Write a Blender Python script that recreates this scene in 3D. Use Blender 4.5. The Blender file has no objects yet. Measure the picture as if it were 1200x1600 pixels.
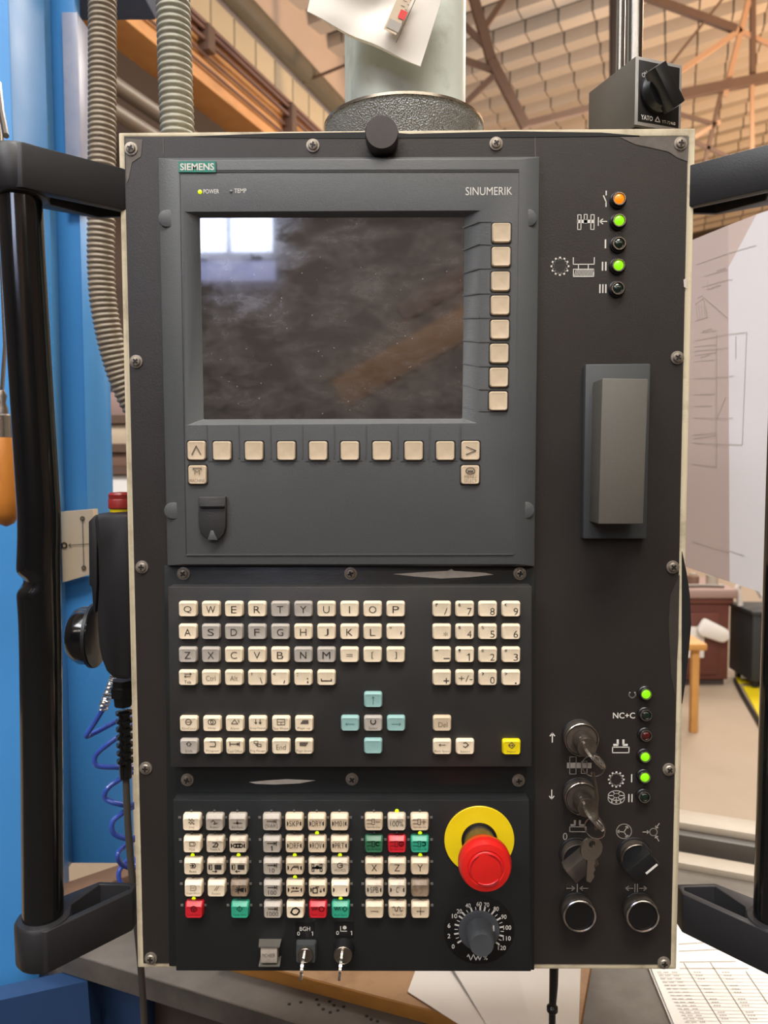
import bpy, bmesh, math, random
from mathutils import Vector, Matrix, Euler
random.seed(7)
C = bpy.context.scene.collection
R = math.radians
pi = math.pi

# ------------------------------------------------------------------ camera
CAM = Vector((0.0, -0.66, 1.5))
cam_rot = Euler((0, 0, R(0.573))).to_matrix() @ Euler((R(90 - 3.57), 0, 0)).to_matrix() @ Euler((0, 0, -0.0026)).to_matrix()
cd = bpy.data.cameras.new('camera'); cam = bpy.data.objects.new('camera', cd); C.objects.link(cam)
cam.matrix_world = Matrix.Translation(CAM) @ cam_rot.to_4x4()
cd.sensor_fit = 'HORIZONTAL'; cd.sensor_width = 36; cd.lens = 36; cd.clip_start = 0.02; cd.clip_end = 300
cd.dof.use_dof = True; cd.dof.focus_distance = 0.655; cd.dof.aperture_fstop = 13
bpy.context.scene.camera = cam

# ------------------------------------------------------------------ world, exposure
sc = bpy.context.scene
w = bpy.data.worlds.new('world'); sc.world = w; w.use_nodes = True
w.node_tree.nodes['Background'].inputs[0].default_value = (0.75, 0.85, 1.0, 1)
w.node_tree.nodes['Background'].inputs[1].default_value = 0.6
sc.view_settings.view_transform = 'Standard'; sc.view_settings.look = 'None'
sc.view_settings.gamma = 1; sc.view_settings.use_curve_mapping = False
sc.view_settings.exposure = 0.0

# ------------------------------------------------------------------ hall axes (the hall runs 20 degrees to the right of the view)
A20 = R(20)
U = Vector((math.sin(A20), math.cos(A20), 0)); V = Vector((math.cos(A20), -math.sin(A20), 0))
def hall(u, v, z): return Vector((CAM.x, CAM.y, 0)) + U * u + V * v + Vector((0, 0, z))

# ------------------------------------------------------------------ lamps and added fill lights
def area(name, loc, aim, size, power, col=(1, 1, 1), sy=None):
    l = bpy.data.lights.new(name, 'AREA'); l.energy = power; l.color = col; l.size = size
    if sy: l.shape = 'RECTANGLE'; l.size_y = sy
    o = bpy.data.objects.new(name, l); C.objects.link(o); o.location = loc
    o.rotation_euler = (Vector(aim) - Vector(loc)).to_track_quat('-Z', 'Y').to_euler()
    return o
area('hall_lamp', (0.4, -2.4, 6.4), (0, -0.2, 1.3), 2.4, 330, (1.0, 0.95, 0.88), 1.4)
area('hall_lamp', (-4.0, -4.5, 7.0), (0, 0, 1.0), 3.0, 230, (0.95, 0.97, 1.0), 1.5)
area('hall_lamp', (-1.6, -1.2, 4.6), (-0.7, 1.0, 1.4), 1.2, 30, (0.95, 0.97, 1.0))  # fill light added to brighten the blue machine
area('hall_lamp', hall(4.2, 0.9, 6.0), hall(3.2, 0.9, 0), 2.0, 230, (1.0, 0.95, 0.88))  # fill light added to brighten the bench papers and floor
area('hall_lamp', hall(9, 1.5, 6.6), hall(9, 1.5, 0), 2.5, 330, (1.0, 0.93, 0.85))
area('hall_lamp', hall(20, 3, 6.6), hall(20, 3, 0), 2.5, 500, (1.0, 0.9, 0.8))
area('sodium_lamp', hall(12.5, 7.6, 5.2), hall(14.5, 4.4, 8.8), 0.8, 1900, (1.0, 0.64, 0.34))
area('up_lamp', hall(10, -0.5, 3.2), hall(10.8, -0.5, 9), 3.0, 330, (1.0, 0.96, 0.92))  # added upward fill, stands in for floor bounce on the roof
area('up_lamp', (0, -5.2, 3.0), (0, -7.6, 6.0), 3.0, 260, (1.0, 0.95, 0.88))  # added wash to brighten the upper wall behind the camera

# ------------------------------------------------------------------ projection helpers (pixel of the photo -> point on a real plane)
def ray(px, py):
    return (cam_rot @ Vector(((px - 600) / 1200, (800 - py) / 1200, -1))).normalized()
def P(px, py, Y=0.0):
    d = ray(px, py); t = (Y - CAM.y) / d.y
    return CAM + d * t
def Q(px, py, z):
    d = ray(px, py); t = (z - CAM.z) / d.z
    return CAM + d * t
def PXM(Y=0.0): return (Y - CAM.y) / 1200.0          # metres per pixel on plane y=Y

# ------------------------------------------------------------------ colour and materials
def lin(h):
    if isinstance(h, str):
        c = [int(h[i:i + 2], 16) / 255 for i in (0, 2, 4)]
    else: c = [x / 255 for x in h]
    return tuple((x / 12.92 if x <= .04045 else ((x + .055) / 1.055) ** 2.4) for x in c) + (1,)
MATS = {}
def mat(name, col, rough=.5, metal=0., var=0., vscale=20., col2=None, bump=0., bscale=200., coat=0., emis=None, estr=0.,
        rvar=0., spec=.5, obj_rand=0., stretch=None, thr=None):
    if name in MATS: return MATS[name]
    m = bpy.data.materials.new(name); m.use_nodes = True; MATS[name] = m
    nt = m.node_tree; N = nt.nodes; L = nt.links; b = N['Principled BSDF']
    b.inputs['Roughness'].default_value = rough; b.inputs['Metallic'].default_value = metal
    b.inputs['Specular IOR Level'].default_value = spec; b.inputs['Coat Weight'].default_value = coat
    b.inputs['Coat Roughness'].default_value = .12
    c = lin(col); b.inputs['Base Color'].default_value = c
    tc = N.new('ShaderNodeTexCoord'); src = tc.outputs['Object']
    if stretch:
        mp = N.new('ShaderNodeMapping'); mp.inputs['Scale'].default_value = stretch
        L.new(src, mp.inputs[0]); src = mp.outputs[0]
    out = None
    if var > 0 or col2:
        n = N.new('ShaderNodeTexNoise'); n.inputs['Scale'].default_value = vscale; n.inputs['Detail'].default_value = 7
        n.inputs['Roughness'].default_value = .62; L.new(src, n.inputs['Vector'])
        r = N.new('ShaderNodeValToRGB'); L.new(n.outputs['Fac'], r.inputs[0])
        lo, hi = thr or (.32, .68)
        r.color_ramp.elements[0].position = lo; r.color_ramp.elements[1].position = hi
        c2 = lin(col2) if col2 else tuple(x * (1 - var) for x in c[:3]) + (1,)
        r.color_ramp.elements[0].color = c
        r.color_ramp.elements[1].color = tuple(c[i] * (1 - var) + c2[i] * var for i in range(3)) + (1,) if col2 else c2
        out = r.outputs[0]
    if obj_rand > 0:
        oi = N.new('ShaderNodeObjectInfo'); hs = N.new('ShaderNodeHueSaturation')
        mr = N.new('ShaderNodeMapRange'); mr.inputs['To Min'].default_value = 1 - obj_rand; mr.inputs['To Max'].default_value = 1.0
        L.new(oi.outputs['Random'], mr.inputs['Value']); L.new(mr.outputs[0], hs.inputs['Value'])
        if out: L.new(out, hs.inputs['Color'])
        else: hs.inputs['Color'].default_value = c
        out = hs.outputs[0]
    if out: L.new(out, b.inputs['Base Color'])
    if rvar > 0:
        n2 = N.new('ShaderNodeTexNoise'); n2.inputs['Scale'].default_value = vscale * 1.7; n2.inputs['Detail'].default_value = 5
        L.new(src, n2.inputs['Vector'])
        m2 = N.new('ShaderNodeMapRange'); m2.inputs['From Min'].default_value = .3; m2.inputs['From Max'].default_value = .7
        m2.inputs['To Min'].default_value = max(.02, rough - rvar); m2.inputs['To Max'].default_value = min(1, rough + rvar)
        L.new(n2.outputs['Fac'], m2.inputs['Value']); L.new(m2.outputs[0], b.inputs['Roughness'])
    if bump > 0:
        n3 = N.new('ShaderNodeTexNoise'); n3.inputs['Scale'].default_value = bscale; n3.inputs['Detail'].default_value = 3
        L.new(src, n3.inputs['Vector'])
        bp = N.new('ShaderNodeBump'); bp.inputs['Strength'].default_value = bump; bp.inputs['Distance'].default_value = .0006
        L.new(n3.outputs['Fac'], bp.inputs['Height']); L.new(bp.outputs[0], b.inputs['Normal'])
    if emis:
        b.inputs['Emission Color'].default_value = lin(emis); b.inputs['Emission Strength'].default_value = estr
    return m

M = lambda k: MATS[k]
mat('plate_black', '272422', .40, var=.5, vscale=9, col2='302b27', bump=.25, bscale=900, rvar=.05)
mat('bezel_grey', '515354', .42, var=.3, vscale=10, col2='424445', bump=.3, bscale=1200, rvar=.06)
mat('unit_dark', '2a2b2c', .4, var=.45, vscale=14, col2='3d3833', bump=.2, bscale=1000, rvar=.1)
mat('unit_black', '1c1f20', .38, var=.3, vscale=14, col2='2c2b2a', bump=.15, bscale=1000, rvar=.08)
mat('cream_paint', 'c6ba9e', .55, var=.8, vscale=35, col2='7d6c55', thr=(.5, .75), bump=.3, bscale=300)
mat('gasket', '0d0d0d', .7)
mat('key_cream', 'ead9bd', .42, var=.5, vscale=90, col2='cdb797', thr=(.48, .8), obj_rand=.1)
mat('key_beige', 'd3bfa3', .42, var=.5, vscale=90, col2='b39d7f', thr=(.45, .8), obj_rand=.1)
mat('key_worn', 'c9baa4', .45, var=.8, vscale=120, col2='7a6650', thr=(.5, .75), obj_rand=.14)
mat('key_brown', '8a7763', .5, var=.8, vscale=150, col2='55412e', thr=(.4, .7))
mat('key_grey', 'b4ada4', .42, var=.5, vscale=90, col2='9c9286', obj_rand=.08)
mat('key_grey_mcp', 'b5aca0', .42, var=.5, vscale=90, col2='827565', obj_rand=.1)
mat('key_cyan', '8fb5b1', .42, var=.3, vscale=60, col2='7da39f')
mat('key_yellow', 'e6cf10', .4, var=.2, vscale=60, col2='c9b010')
mat('key_red', 'c8202c', .38, var=.2, vscale=60, col2='a81c24')
mat('key_green', '2f9d7e', .4, var=.2, vscale=60, col2='2a8a70')
mat('key_dark_green', '2f6b4a', .4, var=.2, vscale=60, col2='275c3e')
mat('ink_dark', '2b2723', .6); mat('ink_faint', '8a7c6b', .6); mat('ink_black', '0c0b0a', .6); mat('ink_mid', '5a5047', .6)
mat('ink_white', 'd8d4cc', .6); mat('ink_grey', 'a29b92', .6); mat('ink_red', 'a9342c', .6)
mat('ink_on_red', '5c0d12', .6); mat('ink_on_green', '0f4a39', .6); mat('ink_cyan', '5d807d', .6)
mat('teal', '1f7d6c', .4); mat('pure_black', '070707', .5)
mat('screw', 'b3a99b', .4, metal=.6, var=.5, vscale=200, col2='5c5248', obj_rand=.25)
mat('screw_dark', '1a1512', .6)
mat('chrome', 'e6e4e0', .2, metal=1)
mat('rod_steel', '9a9896', .22, metal=1)
mat('steel_worn', '8d8378', .32, metal=.9, var=.5, vscale=120, col2='5f564c')
mat('steel_bright', 'b9b0a4', .25, metal=.95)
mat('plastic_black', '19191a', .35, bump=.1, bscale=700)
mat('plastic_black_gloss', '101112', .14, rvar=.06, vscale=12, coat=.4)
mat('plastic_dusty', '38322d', .5, var=.5, vscale=90, col2='5a4f45')
mat('handle_grey', '252527', .42, bump=.15, bscale=900)
mat('cover_grey', '5b5852', .5, var=.5, vscale=12, col2='69635a', bump=.2, bscale=900)
mat('cover_dark', '3e4142', .5, bump=.2, bscale=900)
mat('knob_brown', '3a3431', .6, var=.4, vscale=120, col2='4d4540')
mat('estop_red', 'd4201b', .35, var=.25, vscale=40, col2='b51a15', coat=.2)
mat('estop_yellow', 'e8cc12', .4, var=.2, vscale=60, col2='c9ab14')
mat('dial_grey', '44474b', .4, var=.3, vscale=80, col2='53565a')
mat('led_green', '4f9c10', .25, emis='98f010', estr=.85); mat('led_amber', 'c86a10', .25, emis='ff9008', estr=.7)
mat('led_off_green', '16241c', .12, coat=.5); mat('led_off_red', '4a1716', .15, coat=.5)
mat('led_yellow', 'aacc10', .3, emis='d8f000', estr=.95); mat('led_tiny_off', '6d6a66', .3)
mat('led_hole', '3f3e3c', .5)
mat('blue_paint', '4894d8', .36, var=.6, vscale=3.5, col2='4389c8', bump=.2, bscale=60, rvar=.12)
mat('blue_dark', '22406a', .5, var=.3, vscale=4, col2='22364f')
mat('blue_pale', '8f98b4', .35, var=.6, vscale=25, col2='b3b6c2')
mat('blue_light', '5f9fd2', .3, var=.7, vscale=14, col2='a4bccc', thr=(.6, .75), stretch=(3, 3, .6))
mat('conduit_grey', '9d9a8a', .5, var=.4, vscale=40, col2='6c6759')
mat('conduit_brown', '8b7f6d', .5, var=.4, vscale=40, col2='62574a')
mat('post_paint', 'd0d8d0', .4, var=.6, vscale=28, col2='9fa596', thr=(.52, .72), bump=.2, bscale=80)
mat('post_paint_warm', 'c0b79c', .45, var=.8, vscale=55, col2='8d8468', thr=(.5, .75), bump=.4, bscale=200)
mat('bag_white', 'e2dcd2', .5, var=.2, vscale=9, col2='cfc8bb', bump=.5, bscale=25)
mat('paper_white', 'f6f3ee', .7, var=.12, vscale=6, col2='d5cfc8')
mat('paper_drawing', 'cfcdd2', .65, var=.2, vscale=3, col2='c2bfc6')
mat('wood_board', 'b58f68', .6, var=.7, vscale=26, col2='8d6a4a', thr=(.45, .7))
mat('wood_edge', 'b07a35', .55, var=.6, vscale=10, col2='8a5a24', stretch=(1, 8, 8))
mat('wood_handle', 'c07a30', .4, var=.5, vscale=25, col2='a0601f', stretch=(4, 4, 1))
mat('wood_stool', 'd09a55', .5, var=.4, vscale=12, col2='b98040')
mat('slab_grey', '5e5851', .5, var=.6, vscale=14, col2='7f786f', rvar=.12, bump=.2, bscale=200)
mat('slab_edge', '6b655e', .4, metal=.3, var=.7, vscale=18, col2='3f3a36', bump=.3, bscale=150)
mat('rail_dark', '4b4640', .5, var=.3, vscale=10, col2='5a544d')
mat('rail_light', 'b7ac9c', .5, var=.4, vscale=20, col2='9c9080')
mat('floor_concrete', 'a99883', .6, var=.6, vscale=1.6, col2='9a8876', bump=.3, bscale=20)
mat('roof_panel', 'b3a698', .8, var=.35, vscale=1.2, col2='9c9084', obj_rand=.14)
mat('roof_joint', '5a4c40', .9)
mat('truss_brown', '5b4538', .7, var=.4, vscale=2, col2='6d5444')
mat('truss_light', 'b08a6c', .7, var=.3, vscale=2, col2='94725a')
mat('wall_pale', 'b8a699', .8, var=.3, vscale=.6, col2='a39082')
mat('wall_dark', '4a3f3a', .8, var=.3, vscale=1, col2='3a302c')
mat('wall_panel', 'c2b69e', .8, var=.3, vscale=3, col2='ad9f86', obj_rand=.08)
mat('pipe_green', '625a4c', .45, var=.3, vscale=4, col2='544b3e')
mat('pipe_grey', '7a7168', .35, var=.3, vscale=8, col2='655c54')
mat('crane_orange', 'd9a062', .5, var=.45, vscale=4, col2='b3723a')
mat('crane_dark', '8f5a34', .6, var=.3, vscale=4, col2='7a4a2a')
mat('rail_brown', '6b4b42', .5, var=.3, vscale=4, col2='7d5b50')
mat('cabinet_brown', '6a3c33', .5, var=.3, vscale=4, col2='5a322a')
mat('box_black', '2b2d2e', .6); mat('bin_yellow', 'd8c010', .5); mat('wall_floor_grey', 'a7a09a', .7)
mat('hose_blue', '3b58b5', .25, coat=.3); mat('timber_dark', '6a4f3b', .7, var=.6, vscale=20, col2='4f3b2d')
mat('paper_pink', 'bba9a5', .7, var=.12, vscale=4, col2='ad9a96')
mat('cable_black', '1b1a19', .45); mat('cable_grey', '4a443e', .5)
mat('card_white', 'e6e2dc', .6); mat('card_brown', '7d5f4e', .7); mat('card_cream', 'c9b69c', .7)
mat('card_pink', '9d827a', .7); mat('magnet_grey', '625e59', .4, metal=.3, bump=.1, bscale=600)
mat('label_silver', 'b9b7b4', .35, metal=.5); mat('chip_paint', 'cfc7bd', .7, var=.5, vscale=120, col2='aaa196')
mat('chip_dark', '6a625a', .6, var=.7, vscale=80, col2='48423d')
mat('dirt_brown', '4a4742', .6, var=.8, vscale=300, col2='5a4d40', thr=(.45, .7), bump=.6, bscale=700)
mat('window_lit', 'ffffff', .5, emis='cfdcff', estr=13.0); mat('window_soft', 'ffffff', .5, emis='fff4e4', estr=6.0)
mat('floor_dark', '3b342e', .8, var=.5, vscale=3, col2='4a4037'); mat('smear', '3a342f', .55, var=.6, vscale=60, col2='2b2724'); mat('window_frame', '3a3632', .6)
mat('red_glossy', '8d2a26', .35)
mat('cast_knurl', 'a3a6a8', .45, metal=.35, var=.3, vscale=60, col2='7a7d7f')

# knurl bump for the swivel
def knurl():
    m = M('cast_knurl'); nt = m.node_tree; N = nt.nodes; L = nt.links
    tc = N.new('ShaderNodeTexCoord'); ch = N.new('ShaderNodeTexVoronoi'); ch.inputs['Scale'].default_value = 700
    L.new(tc.outputs['Object'], ch.inputs['Vector'])
    bp = N.new('ShaderNodeBump'); bp.inputs['Strength'].default_value = 1; bp.inputs['Distance'].default_value = .007
    L.new(ch.outputs['Distance'], bp.inputs['Height']); L.new(bp.outputs[0], N['Principled BSDF'].inputs['Normal'])
knurl()

# the screen: dark glass with dust, wipe marks and finger smudges
def screen_mat():
    m = bpy.data.materials.new('screen_glass'); m.use_nodes = True; MATS['screen_glass'] = m
    nt = m.node_tree; N = nt.nodes; L = nt.links; b = N['Principled BSDF']
    tc = N.new('ShaderNodeTexCoord')
    mp = N.new('ShaderNodeMapping'); mp.inputs['Scale'].default_value = (.8, 1, 1.5); mp.inputs['Rotation'].default_value = (0, R(14), 0)
    L.new(tc.outputs['Object'], mp.inputs[0])
    n1 = N.new('ShaderNodeTexNoise'); n1.inputs['Scale'].default_value = 26; n1.inputs['Detail'].default_value = 9; n1.inputs['Roughness'].default_value = .72
    n1.inputs['Distortion'].default_value = .25
    L.new(mp.outputs[0], n1.inputs['Vector'])
    r = N.new('ShaderNodeValToRGB'); r.color_ramp.elements[0].position = .42; r.color_ramp.elements[1].position = .8
    r.color_ramp.elements[0].color = lin('2d2c2b'); r.color_ramp.elements[1].color = lin('5d5956')
    L.new(n1.outputs['Fac'], r.inputs[0])
    v = N.new('ShaderNodeTexVoronoi'); v.inputs['Scale'].default_value = 120; L.new(tc.outputs['Object'], v.inputs['Vector'])
    r2 = N.new('ShaderNodeValToRGB'); r2.color_ramp.elements[0].position = .03; r2.color_ramp.elements[1].position = .075
    r2.color_ramp.elements[0].color = (.33, .33, .33, 1); r2.color_ramp.elements[1].color = (0, 0, 0, 1)
    L.new(v.outputs['Distance'], r2.inputs[0])
    mx = N.new('ShaderNodeMix'); mx.data_type = 'RGBA'; mx.blend_type = 'ADD'; mx.inputs['Factor'].default_value = .8
    L.new(r.outputs[0], mx.inputs['A']); L.new(r2.outputs[0], mx.inputs['B']); L.new(mx.outputs['Result'], b.inputs['Base Color'])
    mr = N.new('ShaderNodeMapRange'); mr.inputs['From Min'].default_value = .4; mr.inputs['From Max'].default_value = .7
    mr.inputs['To Min'].default_value = .04; mr.inputs['To Max'].default_value = .2
    L.new(n1.outputs['Fac'], mr.inputs['Value']); L.new(mr.outputs[0], b.inputs['Roughness'])
    b.inputs['Specular IOR Level'].default_value = 1.0; b.inputs['Coat Weight'].default_value = 1.0; b.inputs['Coat Roughness'].default_value = .03; b.inputs['Coat IOR'].default_value = 1.75
screen_mat()

# ------------------------------------------------------------------ mesh builder
class MB:
    def __init__(s): s.v = []; s.f = []
    def add(s, vs, fs):
        n = len(s.v); s.v += [Vector(x) for x in vs]; s.f += [tuple(i + n for i in f) for f in fs]; return s
    def box(s, x0, x1, y0, y1, z0, z1):
        return s.add([(x0, y0, z0), (x1, y0, z0), (x1, y1, z0), (x0, y1, z0), (x0, y0, z1), (x1, y0, z1), (x1, y1, z1), (x0, y1, z1)],
                     [(0, 3, 2, 1), (4, 5, 6, 7), (0, 1, 5, 4), (1, 2, 6, 5), (2, 3, 7, 6), (3, 0, 4, 7)])
    def prism(s, pts, ext):                     # polygon pushed along ext
        ext = Vector(ext); n = len(pts); a = [Vector(p) for p in pts]; b = [p + ext for p in a]
        return s.add(a + b, [tuple(range(n)), tuple(reversed(range(n, 2 * n)))] + [(i, i + n, (i + 1) % n + n, (i + 1) % n) for i in range(n)])
    def loops(s, ls, cap0=True, cap1=True):      # stacked closed loops
        n = len(ls[0]); base = len(s.v)
        for l in ls: s.v += [Vector(p) for p in l]
        for k in range(len(ls) - 1):
            a = base + k * n; b = a + n
            for i in range(n):
                j = (i + 1) % n; s.f.append((a + i, a + j, b + j, b + i))
        if cap0: s.f.append(tuple(base + i for i in reversed(range(n))))
        if cap1: s.f.append(tuple(base + (len(ls) - 1) * n + i for i in range(n)))
        return s
    def lathe(s, o, ax, prof, seg=32):           # prof: (distance along ax, radius)
        o = Vector(o); ax = Vector(ax).normalized(); t = ax.orthogonal().normalized(); u = ax.cross(t)
        return s.loops([[o + ax * d + (t * math.cos(2 * pi * i / seg) + u * math.sin(2 * pi * i / seg)) * max(r, 1e-5) for i in range(seg)] for d, r in prof])
    def tube(s, path, rad, seg=12, cap=True):
        path = [Vector(p) for p in path]; n = len(path)
        if not isinstance(rad, (list, tuple)): rad = [rad] * n
        ls = []; up = None
        for i, p in enumerate(path):
            t = (path[min(i + 1, n - 1)] - path[max(i - 1, 0)]).normalized()
            if up is None: up = t.orthogonal().normalized()
            up = (up - t * up.dot(t)).normalized(); w_ = t.cross(up)
            ls.append([p + (up * math.cos(2 * pi * k / seg) + w_ * math.sin(2 * pi * k / seg)) * rad[i] for k in range(seg)])
        return s.loops(ls, cap, cap)
    def bar(s, a, b, wd, ht=None, up=(0, 0, 1)):  # square bar between two points
        a = Vector(a); b = Vector(b); ht = ht or wd; t = (b - a).normalized(); up = Vector(up)
        if abs(t.dot(up)) > .98: up = Vector((0, 1, 0))
        sd = t.cross(up).normalized(); up = sd.cross(t)
        f = lambda c: [c + sd * wd / 2 + up * ht / 2, c - sd * wd / 2 + up * ht / 2, c - sd * wd / 2 - up * ht / 2, c + sd * wd / 2 - up * ht / 2]
        return s.loops([f(a), f(b)])
    def mesh(s, name, m, off=(0, 0, 0), bevel=0., seg=2, smooth=35, tri=False):
        off = Vector(off); me = bpy.data.meshes.new(name)
        me.from_pydata([v - off for v in s.v], [], s.f); me.validate()
        bm = bmesh.new(); bm.from_mesh(me)
        bmesh.ops.recalc_face_normals(bm, faces=bm.faces)
        if bevel:
            ed = [e for e in bm.edges if len(e.link_faces) == 2 and e.calc_face_angle(0) > .6]
            bmesh.ops.bevel(bm, geom=ed, offset=bevel, segments=seg, affect='EDGES', profile=.5, clamp_overlap=True)
        bm.to_mesh(me); bm.free()
        if smooth:
            me.polygons.foreach_set('use_smooth', [True] * len(me.polygons)); me.set_sharp_from_angle(angle=R(smooth))
        for mm in (m if isinstance(m, (list, tuple)) else [m]): me.materials.append(M(mm))
        return me

WL = {}
def link(name, data, parent=None, loc=(0, 0, 0), label=None):
    o = bpy.data.objects.new(name, data); C.objects.link(o); loc = Vector(loc)
    if parent: o.parent = parent; o.location = loc - WL[parent.name]
    else: o.location = loc
    WL[o.name] = loc
    if label: o['label'] = label
    return o
def part(name, mb, m, parent, loc=None, label=None, **kw):
    if loc is None: loc = WL[parent.name] if parent else Vector((0, 0, 0))
    return link(name, mb.mesh(name, m, off=loc, **kw), parent, loc, label)
def thing(name, label, cat, loc, group=None):
    o = link(name, None, None, loc); o.empty_display_size = .05
    o['label'] = label; o['category'] = cat
    if group: o['group'] = group
    return o
def solo(name, mb, m, label, cat, group=None, loc=None, **kw):
    if loc is None:
        zs = min(v.z for v in mb.v); loc = Vector((sum(v.x for v in mb.v) / len(mb.v), sum(v.y for v in mb.v) / len(mb.v), zs))
    o = part(name, mb, m, None, loc=loc, **kw); o['label'] = label; o['category'] = cat
    if group: o['group'] = group
    return o
def struct(name, mb, m, **kw):
    o = part(name, mb, m, None, **kw); o['kind'] = 'structure'; return o

def pp(poly, Y): return [P(x, y, Y) for x, y in poly]
def pprism(mb, poly, Yf, Yb): return mb.prism(pp(poly, Yf), (0, Yb - Yf, 0))
def plate(poly, Yf, Yb): return pprism(MB(), poly, Yf, Yb)

# text and line work as thin printed meshes facing -y
_tc = {}
def glyphs(s, bold):
    bold -= .012; k = (s, bold)
    if k not in _tc:
        cu = bpy.data.curves.new('t', 'FONT'); cu.body = s; cu.resolution_u = 3; cu.offset = bold
        o = bpy.data.objects.new('t', cu); C.objects.link(o)
        bpy.context.view_layer.update()
        me = bpy.data.meshes.new_from_object(o.evaluated_get(bpy.context.evaluated_depsgraph_get()))
        vs = [(v.co.x, v.co.y) for v in me.vertices]; fs = [tuple(p.vertices) for p in me.polygons]
        bpy.data.objects.remove(o); bpy.data.curves.remove(cu); bpy.data.meshes.remove(me)
        xs = [v[0] for v in vs]; ys = [v[1] for v in vs]
        x0, x1, y0, y1 = min(xs), max(xs), min(ys), max(ys)
        _tc[k] = ([((x - (x0 + x1) / 2) / max(x1 - x0, 1e-4), (y - (y0 + y1) / 2) / max(y1 - y0, 1e-4)) for x, y in vs], fs)
    return _tc[k]
class Ink(MB):
    """marks in pixel offsets (x right, y down) round a centre, on a plane frame"""
    def __init__(s, ctr, ex, ey, k): super().__init__(); s.c = Vector(ctr); s.ex = Vector(ex); s.ey = Vector(ey); s.k = k
    def at(s, x, y): return s.c + s.ex * (x * s.k) + s.ey * (-y * s.k)
    def text(s, t, x, y, wd, ht, bold=.012, rot=0):
        if t == '1': return s.line(1.4 if ht > 6.8 else 1.1, (x - ht * .16, y - ht * .33), (x + ht * .08, y - ht * .5), (x + ht * .08, y + ht * .5))
        vs, fs = glyphs(t, bold); c, sn = math.cos(rot), math.sin(rot)
        return s.add([s.at(x + a * wd * c + b * ht * sn, y + a * wd * sn - b * ht * c) for a, b in vs], fs)
    def line(s, wd, *pts, close=False):
        pts = list(pts) + ([pts[0]] if close else [])
        for (x0, y0), (x1, y1) in zip(pts, pts[1:]):
            d = math.hypot(x1 - x0, y1 - y0) or 1e-6; nx, ny = -(y1 - y0) / d * wd / 2, (x1 - x0) / d * wd / 2
            ex, ey = (x1 - x0) / d * wd * .3, (y1 - y0) / d * wd * .3
            s.add([s.at(x0 - ex + nx, y0 - ey + ny), s.at(x0 - ex - nx, y0 - ey - ny), s.at(x1 + ex - nx, y1 + ey - ny), s.at(x1 + ex + nx, y1 + ey + ny)], [(0, 1, 2, 3)])
        return s
    def poly(s, *pts): return s.add([s.at(*p) for p in pts], [tuple(range(len(pts)))])
    def rect(s, x, y, wd, ht): return s.poly((x - wd / 2, y - ht / 2), (x + wd / 2, y - ht / 2), (x + wd / 2, y + ht / 2), (x - wd / 2, y + ht / 2))
    def orect(s, x, y, wd, ht, t): return s.line(t, (x - wd / 2, y - ht / 2), (x + wd / 2, y - ht / 2), (x + wd / 2, y + ht / 2), (x - wd / 2, y + ht / 2), close=True)
    def arc(s, x, y, r, t, a0=0, a1=360, n=20, ry=None):
        ry = ry or r
        return s.line(t, *[(x + r * math.cos(R(a0 + (a1 - a0) * i / n)), y - ry * math.sin(R(a0 + (a1 - a0) * i / n))) for i in range(n + 1)])
    def disc(s, x, y, r, n=16): return s.poly(*[(x + r * math.cos(2 * pi * i / n), y + r * math.sin(2 * pi * i / n)) for i in range(n)])
    def arrow(s, t, x0, y0, x1, y1, h=3):
        s.line(t, (x0, y0), (x1, y1)); a = math.atan2(y1 - y0, x1 - x0)
        for d in (2.5, -2.5): s.line(t, (x1, y1), (x1 + h * math.cos(a + d), y1 + h * math.sin(a + d)))
        return s
def ink(px, py, Y): return Ink(P(px, py, Y), (1, 0, 0), (0, 0, 1), PXM(Y))
def mark(name, ik, m, parent, label=None): return part(name, ik, m, parent, loc=ik.c, label=label, smooth=0)

def rrect(cx, cz, wd, ht, r, y, n=4):
    pts = []
    for (sx, sz, a0) in ((1, 1, 0), (-1, 1, 90), (-1, -1, 180), (1, -1, 270)):
        for i in range(n + 1):
            a = R(a0 + 90 * i / n); pts.append((cx + sx * (wd / 2 - r) + r * math.cos(a), y, cz + sz * (ht / 2 - r) + r * math.sin(a)))
    return pts
def keycap_mesh(name, m, wd, ht, dep, taper=.0012, up=0.0):
    mb = MB(); r = .0022
    mb.loops([rrect(0, 0, wd, ht, r, 0), rrect(0, 0, wd, ht, r, -dep * .45), rrect(0, -up, wd - taper, ht - taper - up, r * .9, -dep + .0006),
              rrect(0, -up, wd - taper - .0009, ht - taper - .0009 - up, r * .8, -dep), rrect(0, -up, wd - taper - .004, ht - taper - .004 - up, r * .6, -dep + .0003)])
    return mb.mesh(name, m, smooth=40)

# ================================================================== SETTING
H_ROOF, TAN = 8.5, .133
def roof_pt(u, v, d=0): return hall(u, v, H_ROOF + TAN * v + d)
mb = MB(); mb.prism([hall(-14, -12, 0), hall(45, -12, 0), hall(45, 14, 0), hall(-14, 14, 0)], (0, 0, -.2)); fl0 = struct('floor', mb, 'floor_concrete', smooth=0)
mb = MB(); mb.box(-6, 6, -7.55, .25, 0, .012); part('rubber_matting', mb, 'floor_dark', fl0, smooth=0)  # unseen dark patch, added to keep floor reflections on the plate dark
mb = MB(); mb.prism([roof_pt(-14, -12, .12), roof_pt(45, -12, .12), roof_pt(45, 14, .12), roof_pt(-14, 14, .12)], (0, 0, .2)); ceiling = struct('ceiling', mb, 'roof_joint', smooth=0)
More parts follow.
